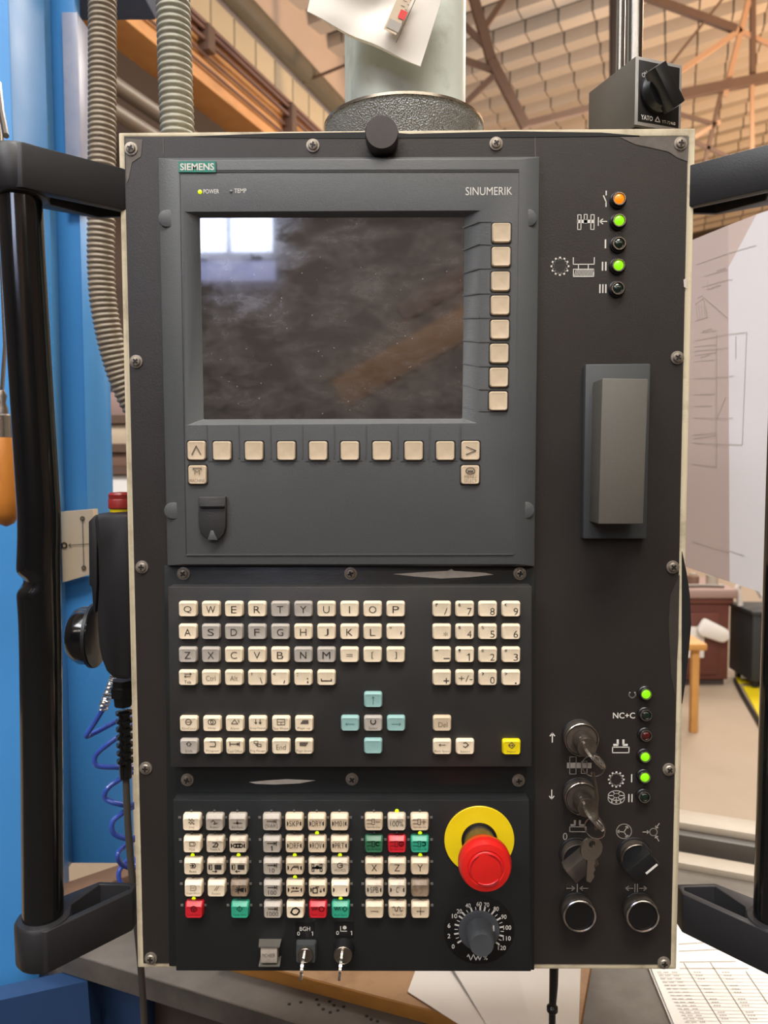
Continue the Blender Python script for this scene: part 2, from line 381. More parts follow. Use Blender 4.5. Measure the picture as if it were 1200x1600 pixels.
# ribbed roof slabs: one mesh, shared
su, sv = .66, .5
lo = lambda u, v, d: U * u + V * v + Vector((0, 0, TAN * v + d))
def slab(mb, o):
    a, b = su / 2 - .015, sv / 2 - .012
    return mb.loops([[o + lo(-a, -b, -.10), o + lo(a - .2, -b, -.02), o + lo(a - .2, b, -.02), o + lo(-a, b, -.10)],
                     [o + lo(-a, -b, .10), o + lo(a, -b, .10), o + lo(a, b, .10), o + lo(-a, b, .10)]])
slab_me = slab(MB(), Vector((0, 0, 0))).mesh('roof_slab', 'roof_panel', smooth=0)
cells = []
for i in range(9, 40):
    for j in range(-12, 20):
        c = roof_pt(i * su, j * sv)
        loc = cam_rot.transposed() @ (c - CAM); x = 600 - 1200 * loc.x / loc.z; y = 800 + 1200 * loc.y / loc.z
        vis = (y > -45 and ((470 < x < 555 and y < 100) or (705 < x < 1230 and y < 200) or (1080 < x < 1230 and y < 400)))
        cells.append((not vis, i * i * su * su + j * j * sv * sv, c))
cells.sort(key=lambda t: t[:2]); n_sl = min(300, sum(1 for c in cells if not c[0]))
for c in cells[:n_sl]: link('roof_slab', slab_me, ceiling, c[2])
mb = MB()
for c in cells[n_sl:]: slab(mb, c[2])
o = part('far_roof_slabs', mb, 'roof_panel', ceiling, smooth=0); o['kind'] = 'stuff'
mb = MB()
for (u0, u1, v0, v1) in ((-14, 5.4, -12, 14),):
    mb.prism([roof_pt(u0, v0, .02), roof_pt(u1, v0, .02), roof_pt(u1, v1, .02), roof_pt(u0, v1, .02)], (0, 0, .09))
part('roof_lining', mb, 'roof_panel', ceiling, smooth=0)
# left wall: dark lower zone, row of pale panels, pale upper zone
LW = -5.0
mb = MB(); mb.prism([hall(-14, LW, 0), hall(45, LW, 0), hall(45, LW, 6.05), hall(-14, LW, 6.05)], tuple(-V * .15)); wl = struct('wall_left', mb, 'wall_dark', smooth=0)
mb = MB(); mb.prism([hall(-14, LW + .02, 6.78), hall(14.6, LW + .02, 6.78), hall(14.6, LW + .02, 8.2), hall(-14, LW + .02, 8.2)], tuple(-V * .15)); part('upper_cladding', mb, 'wall_pale', wl, smooth=0)
mb = MB(); mb.prism([hall(14.72, LW + .02, 5.0), hall(45, LW + .02, 5.0), hall(45, LW + .02, 8.2), hall(14.72, LW + .02, 8.2)], tuple(-V * .15)); part('upper_cladding', mb, 'wall_pale', wl, smooth=0)
mb = MB(); mb.prism([hall(-14, LW - .06, 6.0), hall(45, LW - .06, 6.0), hall(45, LW - .06, 6.85), hall(-14, LW - .06, 6.85)], tuple(-V * .1)); part('panel_backing', mb, 'truss_brown', wl, smooth=0)
mb = MB(); pm = None
mb.loops([[U * a + V * .0 + Vector((0, 0, b)) for a, b in ((-.235, .03), (.235, .03), (.235, .72), (-.235, .72))],
          [U * a - V * .06 + Vector((0, 0, b)) for a, b in ((-.235, .03), (.235, .03), (.235, .72), (-.235, .72))]])
pm = mb.mesh('wall_panel', 'wall_panel', smooth=0)
for i in range(10, 32):
    link('wall_panel', pm, wl, hall(i * .5 + .48, LW + .03, 6.05))
mb = MB(); mb.prism([hall(45, -12, 0), hall(45, 14, 0), hall(45, 14, 11), hall(45, -12, 11)], tuple(U * .2)); struct('wall_back', mb, 'wall_pale', smooth=0)
mb = MB(); mb.prism([hall(-14, 13.8, 0), hall(45, 13.8, 0), hall(45, 13.8, 11), hall(-14, 13.8, 11)], tuple(V * .2)); struct('wall_right', mb, 'wall_pale', smooth=0)
# wall behind the camera, with the lit window that the screen mirrors
WY = -7.6
mb = MB(); mb.box(-9, 9, WY - .2, WY, 0, 10); wfr = struct('wall_front', mb, 'wall_dark', smooth=0)
mb = MB(); mb.box(-9, 9, WY, WY + .03, 4.7, 10); part('upper_cladding', mb, 'wall_pale', wfr, smooth=0)
for q_ in range(8):  # unseen glowing windows, added to put a sheen on the panel top
    xq = -7.6 + q_ * 2.0; mb = MB(); mb.box(xq, xq + 1.7, WY + .03, WY + .06, 5.4, 6.6); wq = struct('window_%d' % (q_ + 2), mb, 'window_frame', smooth=0)
    mb = MB(); mb.box(xq + .06, xq + .82, WY + .06, WY + .07, 5.46, 6.54); part('pane', mb, 'window_soft', wq, smooth=0)
    mb = MB(); mb.box(xq + .88, xq + 1.64, WY + .06, WY + .07, 5.46, 6.54); part('pane', mb, 'window_soft', wq, smooth=0)
T = -WY
def refl(px, py, Y):  # point in the plane y=Y seen mirrored in the screen at (px,py)
    d = ray(px, py); p = P(px, py, -.009); t = (-.009 - Y) / d.y
    return Vector((p.x + d.x * t, Y, p.z + d.z * t))
a = refl(308, 338, WY + .02); b = refl(430, 398, WY + .02)
mb = MB(); x0, x1, z0, z1 = a.x - 1.6, b.x, b.z, a.z + .25
for x in (x0, x0 + (x1 - x0) * .33, x0 + (x1 - x0) * .55, x0 + (x1 - x0) * .8, x1): mb.box(x - .02, x + .02, WY, WY + .06, z0, z1)
for z in (z0, z1): mb.box(x0, x1, WY, WY + .05, z - .02, z + .02)
wf = struct('window_1', mb, 'window_frame', smooth=0)
mat('window_haze', 'b0b6d8', .5, emis='8f9be0', estr=2.2); zz = refl(430, 438, WY + .02).z
mb = MB(); mb.box(x0, x1, WY + .005, WY + .015, zz, z0 - .06); part('lower_pane', mb, 'window_haze', wf, smooth=0)
mb = MB(); mb.box(x0, x1, WY + .005, WY + .015, z0, z1); part('pane', mb, 'window_lit', wf, smooth=0)

# ------------------------------------------------------------------ crane behind the camera, seen only as a streak on the screen
a = refl(530, 618, -4.6); b = refl(730, 505, -4.6); d = (b - a)
mb = MB(); mb.bar(a, b + d * 1.6, .2, .2)
solo('crane_beam', mb, 'crane_orange', 'orange beam mirrored as a slanting streak on the dark screen', 'beam', bevel=.01)
a = refl(625, 492, -4.7); b = refl(730, 432, -4.7); d = (b - a); mb = MB(); mb.bar(a, b + d * 1.6, .13, .13)
solo('crane_beam', mb, 'card_pink', 'pinkish beam mirrored as a thinner streak above the orange one', 'beam', bevel=.01)

# ------------------------------------------------------------------ crane girder, rails, pipes at upper left
LG = -3.5
g = thing('crane_girder', 'orange overhead crane girder running diagonally behind the ribbed conduits', 'crane', hall(5, LG, 4.4))
mb = MB(); mb.bar(hall(2.0, LG - .13, 4.69), hall(16, LG - .13, 4.69), .2, .44); part('web', mb, 'crane_orange', g, bevel=.01)
mb = MB(); mb.bar(hall(2.0, LG - .1, 4.455), hall(16, LG - .1, 4.455), .3, .03); part('bottom_flange', mb, 'crane_orange', g, bevel=.005)
mb = MB(); mb.bar(hall(2.0, LG - .1, 4.92), hall(16, LG - .1, 4.92), .3, .03); part('top_flange', mb, 'rail_brown', g, bevel=.005)
for z in (4.88, 4.8): mb = MB(); mb.tube([hall(2, LG + .03, z), hall(16, LG + .03, z)], .018, 8); part('rail', mb, 'rail_brown', g)
for z in (4.62, 4.71): mb = MB(); mb.tube([hall(2, LG + .0, z), hall(16, LG + .0, z)], .012, 8); part('cable', mb, 'rail_brown', g)
for u, hh in ((5.35, .2), (6.75, .42), (8.05, .25)):
    mb = MB(); mb.bar(hall(u, LG + .01, 4.5 + (.42 - hh)), hall(u, LG + .01, 4.92), .12, .1, up=tuple(U)); part('bracket', mb, 'truss_brown', g, bevel=.008)
mb = MB(); mb.tube([hall(2, LW + .16, 6.9), hall(14.6, LW + .16, 6.9)], .13, 18); solo('wall_pipe', mb, 'pipe_green', 'thick dark pipe running above the row of pale wall panels', 'pipe')
mb = MB(); mb.bar(hall(9.9, LW + .1, 6.78), hall(9.9, LW + .75, 6.9), .03); solo('wall_hook', mb, 'truss_brown', 'small dark bar sticking out over the thick wall pipe', 'bracket')
for k, (x, y) in enumerate(((215, 157), (200, 188))):
    dr = ray(x, y); t = -2.8 / dr.dot(V); p = CAM + dr * t; mb = MB(); mb.tube([p - U * 1.2, p + U * 5], .043, 14)
    solo('grey_pipe', mb, 'pipe_grey', ['upper of two grey pipes between the conduits under the orange girder', 'lower of two grey pipes, just above the cabinet corner'][k], 'pipe', group='grey pipes under the girder')

# ------------------------------------------------------------------ roof trusses
def member(tr, x0, y0, x1, y1, Y, w_, m='truss_brown'):
    mb = MB(); mb.bar(P(x0, y0, Y), P(x1, y1, Y), w_, w_ * .8, up=(0, 1, 0)); part('truss_member', mb, m, tr)
t1 = thing('roof_truss', 'dark steel roof truss right of the pale column', 'truss', P(780, 190, 9.5))
for s in ((738, -10, 768, 95, .12), (768, 95, 822, 200, .12), (700, 15, 765, 78, .07), (758, 42, 792, -8, .07), (700, 85, 778, 112, .07), (772, 118, 706, 182, .07), (815, 196, 925, 168, .08)):
    member(t1, *s[:4], 9.5, s[4])
t2 = thing('roof_truss', 'steel truss in warm light at the right of the roof', 'truss', P(1150, 130, 10.5))
for s in ((990, -12, 1150, 46, .1, 'truss_brown'), (1134, -8, 1040, 110, .035, 'truss_brown'), (1050, 120, 1158, 46, .07, 'truss_light'), (1172, -8, 1132, 150, .07, 'truss_light'),
          (1176, -8, 1176, 122, .07, 'truss_brown'), (1150, 46, 1215, 75, .06, 'truss_light'), (1055, 150, 1215, 118, .13, 'truss_brown'), (1130, 130, 1100, 260, .05, 'truss_brown'), (1175, 122, 1175, 240, .05, 'truss_light'),
          (1060, 178, 1120, 195, .05, 'truss_brown'), (1085, 222, 1150, 250, .05, 'truss_brown'), (1085, 215, 1125, 190, .05, 'truss_light')):
    member(t2, s[0], s[1], s[2], s[3], 10.5, s[4], s[5])
mb = MB(); mb.bar(P(966, -20, 6.5), P(966, 210, 6.5), .14, .1); mb2 = solo('roof_column', mb, 'wall_dark', 'dark upright column behind the chrome rod', 'column', bevel=.01)

# ------------------------------------------------------------------ far things on the floor, right
cb = thing('tool_cabinet', 'reddish brown cabinet with sheets stuck on its front, beyond the stool', 'cabinet', (2.05, 4.75, 0))
def bxp(x0, x1, y0, y1, z0, z1): return MB().box(x0, x1, y0, y1, z0, z1)
part('body', bxp(1.78, 2.27, 4.47, 5.0, .04, .6), 'cabinet_brown', cb, bevel=.01)
part('door', bxp(1.84, 2.19, 4.45, 4.47, .08, .5), 'cabinet_brown', cb, bevel=.008)
part('worktop', bxp(1.74, 2.31, 4.43, 5.05, .6, .66), 'card_pink', cb, bevel=.01)
part('cornice', bxp(1.76, 2.29, 4.45, 5.02, .56, .6), 'cabinet_brown', cb, bevel=.01)
part('plinth', bxp(1.8, 2.25, 4.49, 5.0, 0, .04), 'wall_dark', cb)
solo('notice_sheet', bxp(1.95, 2.09, 4.436, 4.44, .2, .41), 'card_white', 'white printed sheet stuck low on the brown cabinet', 'paper')
mb = MB(); pts = pp([(1090, 985), (1102, 966), (1140, 985), (1143, 998), (1132, 1006), (1094, 994)], 4.38)
mb.prism(pts, (0, .05, 0)); solo('crumpled_paper', mb, 'card_white', 'crumpled white sheet hanging over the cabinet front', 'paper', bevel=.02)
st = thing('stool', 'pale wooden stool standing at the right edge of the pendant', 'stool', (1.6, 3.7, 0))
part('seat', bxp(1.3, 1.735, 3.52, 3.88, .47, .51), 'wood_stool', st, bevel=.01)
part('seat_back', bxp(1.3, 1.665, 3.82, 3.86, .51, .66), 'wood_stool', st, bevel=.01)
for x, y in ((1.32, 3.55), (1.665, 3.55), (1.32, 3.85), (1.6, 3.95)): part('leg', bxp(x, x + .04, y, y + .04, 0, .47), 'wood_stool', st, bevel=.004)
bb = thing('black_box', 'matt black box standing right of the brown cabinet', 'box', (2.55, 4.5, 0))
part('body', bxp(2.37, 2.75, 4.35, 4.7, .06, .5), 'box_black', bb, bevel=.01); part('lid', bxp(2.36, 2.76, 4.34, 4.71, .5, .53), 'box_black', bb, bevel=.006)
for k in range(4): part('foot', bxp(2.4 + .28 * (k % 2), 2.43 + .28 * (k % 2), 4.38 + .25 * (k // 2), 4.41 + .25 * (k // 2), 0, .06), 'plastic_black', bb)
for k, poly in enumerate(([(1146, 1022), (1166, 1022), (1172, 1066), (1150, 1066)], [(1160, 1072), (1186, 1072), (1196, 1138), (1176, 1100)])):
    z = .012; mb = MB(); mb.prism([Q(x, y, z) for x, y in poly], (0, 0, -.011))
    solo('floor_marking', mb, 'bin_yellow', ['yellow floor marking beside the cabinet', 'yellow floor marking in front of the black box'][k], 'marking', group='yellow floor markings', smooth=0)
mb = MB(); mb.tube([Q(1148, 1062, .015), Q(1160, 1085, .015), Q(1178, 1115, .015), Q(1215, 1180, .015)], .012, 8); solo('floor_cable', mb, 'cable_black', 'black cable lying along the yellow floor marking', 'cable')
# small things on the cabinet
ct = [('red_can', 'small red can on the brown cabinet beside a clear bottle', 'can', 1.86, .045, .13, 'red_glossy'), ('clear_bottle', 'pale bottle on the brown cabinet right of the red can', 'bottle', 1.97, .035, .12, 'card_white'),
      ('brown_jar', 'squat brown jar on the brown cabinet', 'jar', 2.07, .04, .09, 'card_brown'), ('white_tub', 'white tub at the right end of the cabinet top', 'tub', 2.2, .04, .1, 'rail_light')]
for nm, lb, ca, x, r, h, m in ct:
    t_ = thing(nm, lb, ca, (x, 4.6, .66))
    mb = MB(); mb.lathe((x, 4.6, .66), (0, 0, 1), [(0, r * .9), (.005, r), (h * .75, r), (h * .85, r * .6)], 18); part('body', mb, m, t_)
    mb = MB(); mb.lathe((x, 4.6, .66 + h * .85), (0, 0, 1), [(0, r * .62), (h * .15, r * .6)], 18); part('cap', mb, 'rail_light', t_)
mb = MB(); mb.tube([(1.82, 4.5, .672), (1.95, 4.49, .675), (2.1, 4.52, .673), (2.24, 4.5, .672)], .011, 8); solo('steel_bar', mb, 'pipe_grey', 'thin steel bar lying along the cabinet front edge', 'bar')
mb = MB(); mb.tube([(2.36, 4.52, .54), (2.33, 4.5, .66), (2.38, 4.48, .78), (2.5, 4.5, .6)], .02, 8); solo('white_hose', mb, 'card_white', 'short white hose heaped on the black box', 'hose')
# shelf seen in the slit left of the pendant
sh = thing('storage_rack', 'shelf rack seen in the slit between the blue machine and the pendant', 'rack', P(182, 1000, 2.2).copy())
bzs = []
xa, xb = P(140, 700, 2.2).x, P(225, 700, 2.2).x
for y in (655, 700, 735): z = P(180, y, 2.2).z; bzs.append(z); part('shelf', bxp(xa, xb, 2.2, 2.6, z - .015, z + .015), 'truss_brown', sh)
for x in (xa, xb): part('post', bxp(x - .02, x + .02, 2.25, 2.29, 0, 2.1), 'truss_brown', sh)
for k, (y0, y1, m, lb) in enumerate(((612, 655, 'card_pink', 'dusty pink box on the rack, topmost'), (662, 700, 'card_cream', 'cream carton on the rack under the pink box'), (704, 735, 'card_brown', 'brown carton on the rack under the cream one'))):
    z1 = P(180, y0, 2.2).z; z0 = P(180, y1, 2.2).z + .015
    solo('carton', bxp(xa + .03, xb - .03, 2.22, 2.55, z0, z1), m, lb, 'box', group='cartons on the rack', bevel=.004)
part('shelf', bxp(xa, xb, 2.2, 2.6, P(180, 1010, 2.2).z - .03, P(180, 1010, 2.2).z), 'truss_brown', sh)
solo('carton', bxp(xa + .03, xb - .03, 2.22, 2.55, P(180, 1010, 2.2).z, P(180, 742, 2.2).z), 'card_white', 'tall white carton on the rack above the red button', 'box', group='cartons on the rack', bevel=.004)

# ================================================================== BLUE MACHINE (left)
bmn = thing('blue_machine', 'tall blue machine column filling the left of the picture', 'machine', P(60, 1600, .5).xy.to_3d())
def vcol(x0, x1, Y0, Y1, z0, z1, Yd): # vertical face from pixel x0 (depth Y0) to x1 (depth Y1)
    a = P(x0, 725, Y0); b = P(x1, 725, Y1); mb = MB()
    mb.prism([(a.x, a.y, z0), (b.x, b.y, z0), (b.x, b.y, z1), (a.x, a.y, z1)], (0, Yd, 0)); return mb
ZB, ZT = .0, 3.2
part('side_panel', vcol(-260, 36, .30, .30, ZB, ZT, .1), 'blue_paint', bmn, bevel=.002)
part('side_fold', vcol(37, 50, .31, .42, .0, ZT, .05), 'blue_paint', bmn)
part('rib', vcol(50, 77, .40, .40, .91, ZT, .05), 'blue_light', bmn, bevel=.004)
part('main_panel', vcol(77, 136, .46, .46, .91, ZT, .02), 'blue_paint', bmn, bevel=.002)
part('edge_strip', vcol(115, 139, .45, .45, P(120, 330, .45).z, P(120, 18, .45).z, .05), 'blue_pale', bmn, bevel=.002)
part('corner_panel', vcol(134, 165, .455, .50, 1.1, P(150, 200, .46).z, .03), 'blue_paint', bmn, bevel=.002)
part('lower_panel', vcol(77, 192, .44, .44, .91, P(120, 900, .44).z, .012), 'blue_paint', bmn, bevel=.002)
hd = P(245, 0, .55); hz = P(180, 33, .60).z
mb = MB(); a = P(88, 725, .5).x; b = P(245, 725, .55).x
b = P(245, 20, .6).x; mb.prism([(a, .47, hz), (b, .47, hz), (b, .60, hz), (a, .60, hz)], (0, 0, .7)); part('head_housing', mb, 'blue_dark', bmn, bevel=.004)
mb = MB(); pprism(mb, [(95, 800), (145, 796), (150, 895), (98, 910)], .42, .438); 
sg = thing('instruction_plate', 'beige plate with a faded drawing fixed on the blue machine', 'sign', P(120, 905, .42))
part('plate', mb, 'card_cream', sg)
ik = ink(122, 850, .4185)
ik.line(1.2, (8, -42), (8, 40)); ik.arrow(1.2, 30, -1, -15, 2, 4); ik.arc(-22, 2, 4, 2); ik.arc(8, -40, 3, 1.5); ik.arc(8, 38, 3, 1.5)
mark('drawing', ik, 'ink_mid', sg)

# chisel / scraper with wooden handle hanging at far left
hm = thing('hanging_tool', 'tool with an orange wooden handle hanging on the blue machine at the left edge', 'tool', P(10, 820, .2))
c0 = P(5, 680, .2); c1 = P(10, 822, .2); k = PXM(.2)
mb = MB(); mb.lathe(c0, c1 - c0, [(0, 14 * k), (.004, 16 * k), (.03, 21 * k), (.07, 23 * k), (.088, 21 * k), (.099, 12 * k), (.1025, 2 * k)], 28); part('handle', mb, 'wood_handle', hm)
mb = MB(); mb.lathe(P(4, 647, .2), (0, 0, -1), [(0, 12 * k), (.002, 15 * k), (.026, 15.5 * k)], 24); part('ferrule', mb, 'steel_bright', hm)
mb = MB(); mb.lathe(P(3, 610, .2), (0, 0, -1), [(0, 4 * k), (.006, 7 * k), (.014, 5 * k), (.02, 8 * k), (.03, 8 * k)], 16); part('neck', mb, 'steel_worn', hm)
mb = MB(); mb.tube([P(3, 612, .2), P(8, 540, .2), P(3, 420, .2), P(5, 300, .2), P(2, 200, .2), P(-10, 120, .2)], .0022, 8); part('wire_loop', mb, 'steel_bright', hm)
mb = MB(); mb.tube([P(-3, 130, .1), P(2, 175, .08), P(9, 212, .06)], .003, 8); solo('steel_rod', mb, 'chrome', 'bright steel rod above the upper left handle bracket', 'rod')

# ================================================================== RIBBED CONDUITS
def conduit(name, pts, r, pitch, m, label):
    # smooth path, radius modulated ring by ring
    path = []; n = 40
    P_ = [pts[0] * 2 - pts[1]] + pts + [pts[-1] * 2 - pts[-2]]
    for i in range(1, len(P_) - 2):
        for k in range(n):
            t = k / n; a, b, c, d = P_[i - 1], P_[i], P_[i + 1], P_[i + 2]
            path.append(.5 * ((2 * b) + (c - a) * t + (2 * a - 5 * b + 4 * c - d) * t * t + (3 * b - a - 3 * c + d) * t ** 3))
    path.append(pts[-1])
    L_ = [0]
    for a, b in zip(path, path[1:]): L_.append(L_[-1] + (b - a).length)
    step = pitch / 6; out = []; rad = []; s = 0; j = 0
    while s < L_[-1]:
        while L_[j + 1] < s: j += 1
        f = (s - L_[j]) / max(1e-9, L_[j + 1] - L_[j]); out.append(path[j].lerp(path[j + 1], f))
        ph = (s / pitch) % 1; rad.append(r * (1 - .11 * (abs(math.cos(pi * ph)) ** 2.5))); s += step
    mb = MB(); mb.tube(out, rad, 24); return solo(name, mb, m, label, 'conduit', loc=out[-1], smooth=60)
k = PXM(.2)
conduit('ribbed_conduit', [P(160, -60, .24), P(160, 120, .24), P(159, 300, .24), P(158, 420, .245), P(166, 500, .25), P(188, 585, .26), P(222, 650, .27), P(280, 690, .27)], 21 * PXM(.24), 8.0 * PXM(.24), 'conduit_brown', 'brownish ribbed conduit curving behind the left edge of the pendant')
conduit('ribbed_conduit', [P(268, -60, .16), P(271, 20, .16), P(274, 120, .16), P(277, 203, .16), Vector((P(278, 205, .16).x, .16, P(600, 203).z + .004))], 26 * PXM(.16), 9.6 * PXM(.16), 'conduit_grey', 'pale grey ribbed conduit dropping behind the top left of the pendant')

# ================================================================== COLUMN, SWIVEL, BAG
pc = Vector((P(631, 200, .13).x, .13, 0)); zr = P(631, 153, .052).z; ztop = 2.3
pst = thing('pendant_column', 'pale painted column on a round knurled swivel carrying the control pendant', 'column', (pc.x, pc.y, P(600, 203).z))
mb = MB(); z0 = P(600, 203, 0).z - .003
mb.lathe((pc.x, pc.y, 0), (0, 0, 1), [(z0, .052), (z0 + .012, .058), (zr - .004, .0765), (zr, .078), (zr + .0035, .0785)], 64); part('swivel', mb, 'cast_knurl', pst, smooth=50)
mb = MB(); mb.lathe((pc.x, pc.y, 0), (0, 0, 1), [(zr + .003, .0795), (zr + .0055, .0795), (zr + .006, .077)], 64); part('rim', mb, 'steel_bright', pst)
def rsq(a, r, rot, z, n=6):
    pts = []
    for (sx, sy, a0) in ((1, 1, 0), (-1, 1, 90), (-1, -1, 180), (1, -1, 270)):
        for i in range(n + 1):
            t = R(a0 + 90 * i / n); x = sx * (a - r) + r * math.cos(t); y = sy * (a - r) + r * math.sin(t)
            pts.append((pc.x + x * math.cos(rot) - y * math.sin(rot), pc.y + x * math.sin(rot) + y * math.cos(rot), z))
    return pts
mb = MB(); mb.loops([rsq(.0545, .03, R(14), zr + .005), rsq(.0545, .03, R(14), ztop)]); part('tube', mb, 'post_paint', pst, smooth=60)
xr = P(706, 100, .09).x; mb = MB(); mb.tube([(xr, .093, zr + .01), (xr, .093, ztop)], .0045, 10); part('weld_seam', mb, 'post_paint', pst, label='raised pale seam down the right of the column')

bag = thing('document_bag', 'white document bag with a printed label hanging in front of the column', 'bag', P(655, 103, .04))
def bag_sheet(Y, off):
    vs = []; fs = []; n, mm = 14, 16
    tl, tr = (500, -70), (712, -70); bl, br = (480, 18), (657, 104)
    for j in range(mm + 1):
        v = j / mm
        for i in range(n + 1):
            u = i / n
            lx = tl[0] + (bl[0] - tl[0]) * v; ly = tl[1] + (bl[1] - tl[1]) * v
            rx = tr[0] + (br[0] - tr[0]) * v; ry = tr[1] + (br[1] - tr[1]) * v
            x = lx + (rx - lx) * u; y = ly + (ry - ly) * u + 7 * math.sin(pi * u) * v * .6
            bul = .004 * math.sin(u * 9 + v * 5) * (1 - abs(2 * u - 1)) + .003 * math.sin(v * 11 + u * 3) * u * (1 - u) * 2
            p = P(x, y, Y); vs.append(Vector((p.x, p.y + bul + off * (.2 + math.sin(pi * min(1, u)) * .8) * (1 - v * .6), p.z)))
    for j in range(mm):
        for i in range(n): a = j * (n + 1) + i; fs.append((a, a + 1, a + n + 2, a + n + 1))
    return vs, fs, n, mm
v1, f1, n, mm = bag_sheet(.045, -.006); v2, f2, _, _ = bag_sheet(.052, .006)
mb = MB(); N1 = len(v1); rim = [i for i in range(n + 1)] + [j * (n + 1) + n for j in range(1, mm + 1)] + [mm * (n + 1) + i for i in range(n - 1, -1, -1)] + [j * (n + 1) for j in range(mm - 1, 0, -1)]
mb.add(v1 + v2, f1 + [tuple(reversed([i + N1 for i in f])) for f in f2] + [(a, b, b + N1, a + N1) for a, b in zip(rim, rim[1:] + rim[:1])])
part('pouch', mb, 'bag_white', bag, smooth=60)
def on_bag(cx, cy, rot): # frame on the bag front, rotated in the picture plane
    c = P(cx, cy, .034); return Ink(c, (math.cos(rot), 0, math.sin(rot)), (-math.sin(rot), 0, math.cos(rot)), PXM(.034))
ik = on_bag(630, 16, R(-25)); ik.rect(-5, 0, 21, 74); mark('label_strip', ik, 'card_cream', bag, 'beige printed strip')
ik = on_bag(630, 16, R(-25)); ik.c.y -= .0004; ik.rect(-3, 26, 20, 14); mark('label_bar', ik, 'ink_grey', bag)
ik = on_bag(629, 23, R(-25)); ik.c.y -= .0006; ik.poly((-5, -6), (6, -6), (6, 7), (-5, 7)); mark('red_mark', ik, 'estop_red', bag, 'small red square')
ik = on_bag(641, 20, R(-25)); ik.c.y -= .0004
for q in range(4): ik.line(.7, (-17, -28 + q * 8), (-11, -28 + q * 8)); ik.line(.7, (-9, -25 + q * 8), (-6, -25 + q * 8))
ik.line(1.1, (-1, -40), (-1, 48)); mark('print_lines', ik, 'ink_dark', bag)

# ================================================================== CONTROL PENDANT
pend = thing('control_pendant', 'large black-fronted machine control pendant with cream housing and two side handles', 'control panel', P(636, 1512, .1))
# housing: cream box with an open front lip
OUT = [(185, 207), (1087, 200), (1057, 1515), (215, 1512)]; INN = [(195, 214), (1074, 213), (1047, 1507), (225, 1505)]
mb = MB(); o0 = pp(OUT, 0); i0 = pp(INN, 0); o1 = [p + Vector((0, .22, 0)) for p in o0]; i1 = [p + Vector((0, .004, 0)) for p in i0]
mb.add(o0 + i0 + i1 + o1, [(a, (a + 1) % 4, (a + 1) % 4 + 4, a + 4) for a in range(4)] + [(a + 4, (a + 1) % 4 + 4, (a + 1) % 4 + 8, a + 8) for a in range(4)] +
       [(8, 9, 10, 11)] + [(a, a + 12, (a + 1) % 4 + 12, (a + 1) % 4) for a in range(4)] + [(12, 15, 14, 13)])
part('housing', mb, 'cream_paint', pend, bevel=.0012)
PLT = [(194, 214), (300, 213), (440, 215), (560, 214), (700, 214), (860, 212), (990, 214), (1075, 213), (1048, 1507), (224, 1505)]
part('front_plate', plate(PLT, -.0008, .0035), 'plate_black', pend)
part('gasket', plate([(300, 213), (430, 208), (600, 206), (640, 209), (800, 205), (940, 207), (1000, 212), (860, 214), (560, 216), (440, 216)], -.0012, .002), 'gasket', pend)
part('backing_plate', plate([(256, 884), (836, 885), (835, 1516), (264, 1510)], -.0028, .001), 'unit_black', pend, bevel=.0006)
part('side_cover', plate([(1066, 862), (1073, 895), (1078, 930), (1080, 975), (1077, 1010), (1072, 1060), (1066, 1100)], -.0012, .05), 'gasket', pend, label='black rubber bulge on the right edge')
# seams on the plate
for (x0, y0, x1, y1) in ((255, 216, 255, 240), (836, 214, 837, 246)):
    ik = ink(x0, y0, -.0012); ik.line(1.1, (0, 0), (x1 - x0, y1 - y0)); mark('seam', ik, 'chip_dark', pend)
# bare spots where paint wore away
def chip(poly, m='chip_paint', Y=-.0012):
    ik = Ink(P(poly[0][0], poly[0][1], Y), (1, 0, 0), (0, 0, 1), PXM(Y)); ik.poly(*[(x - poly[0][0], y - poly[0][1]) for x, y in poly]); mark('paint_chip', ik, m, pend)
chip([(196, 216), (222, 218), (219, 243), (205, 252), (200, 275), (196, 283)], 'chip_dark')
chip([(968, 214), (1073, 214), (1072, 251), (1056, 245), (1042, 236), (1020, 231), (992, 225)], 'chip_dark')
chip([(614, 897), (660, 894), (700, 892), (706, 889), (710, 892), (758, 895), (772, 898), (735, 902), (690, 904), (650, 901)], Y=-.0031)
chip([(389, 1222), (420, 1219), (450, 1217), (496, 1219), (470, 1224), (430, 1226), (400, 1225)], Y=-.0031)
chip([(1062, 897), (1048, 930), (1046, 975), (1052, 1060), (1059, 1090), (1062, 1000)], 'smear')
chip([(1068, 437), (1073, 434), (1073, 450), (1069, 448)])
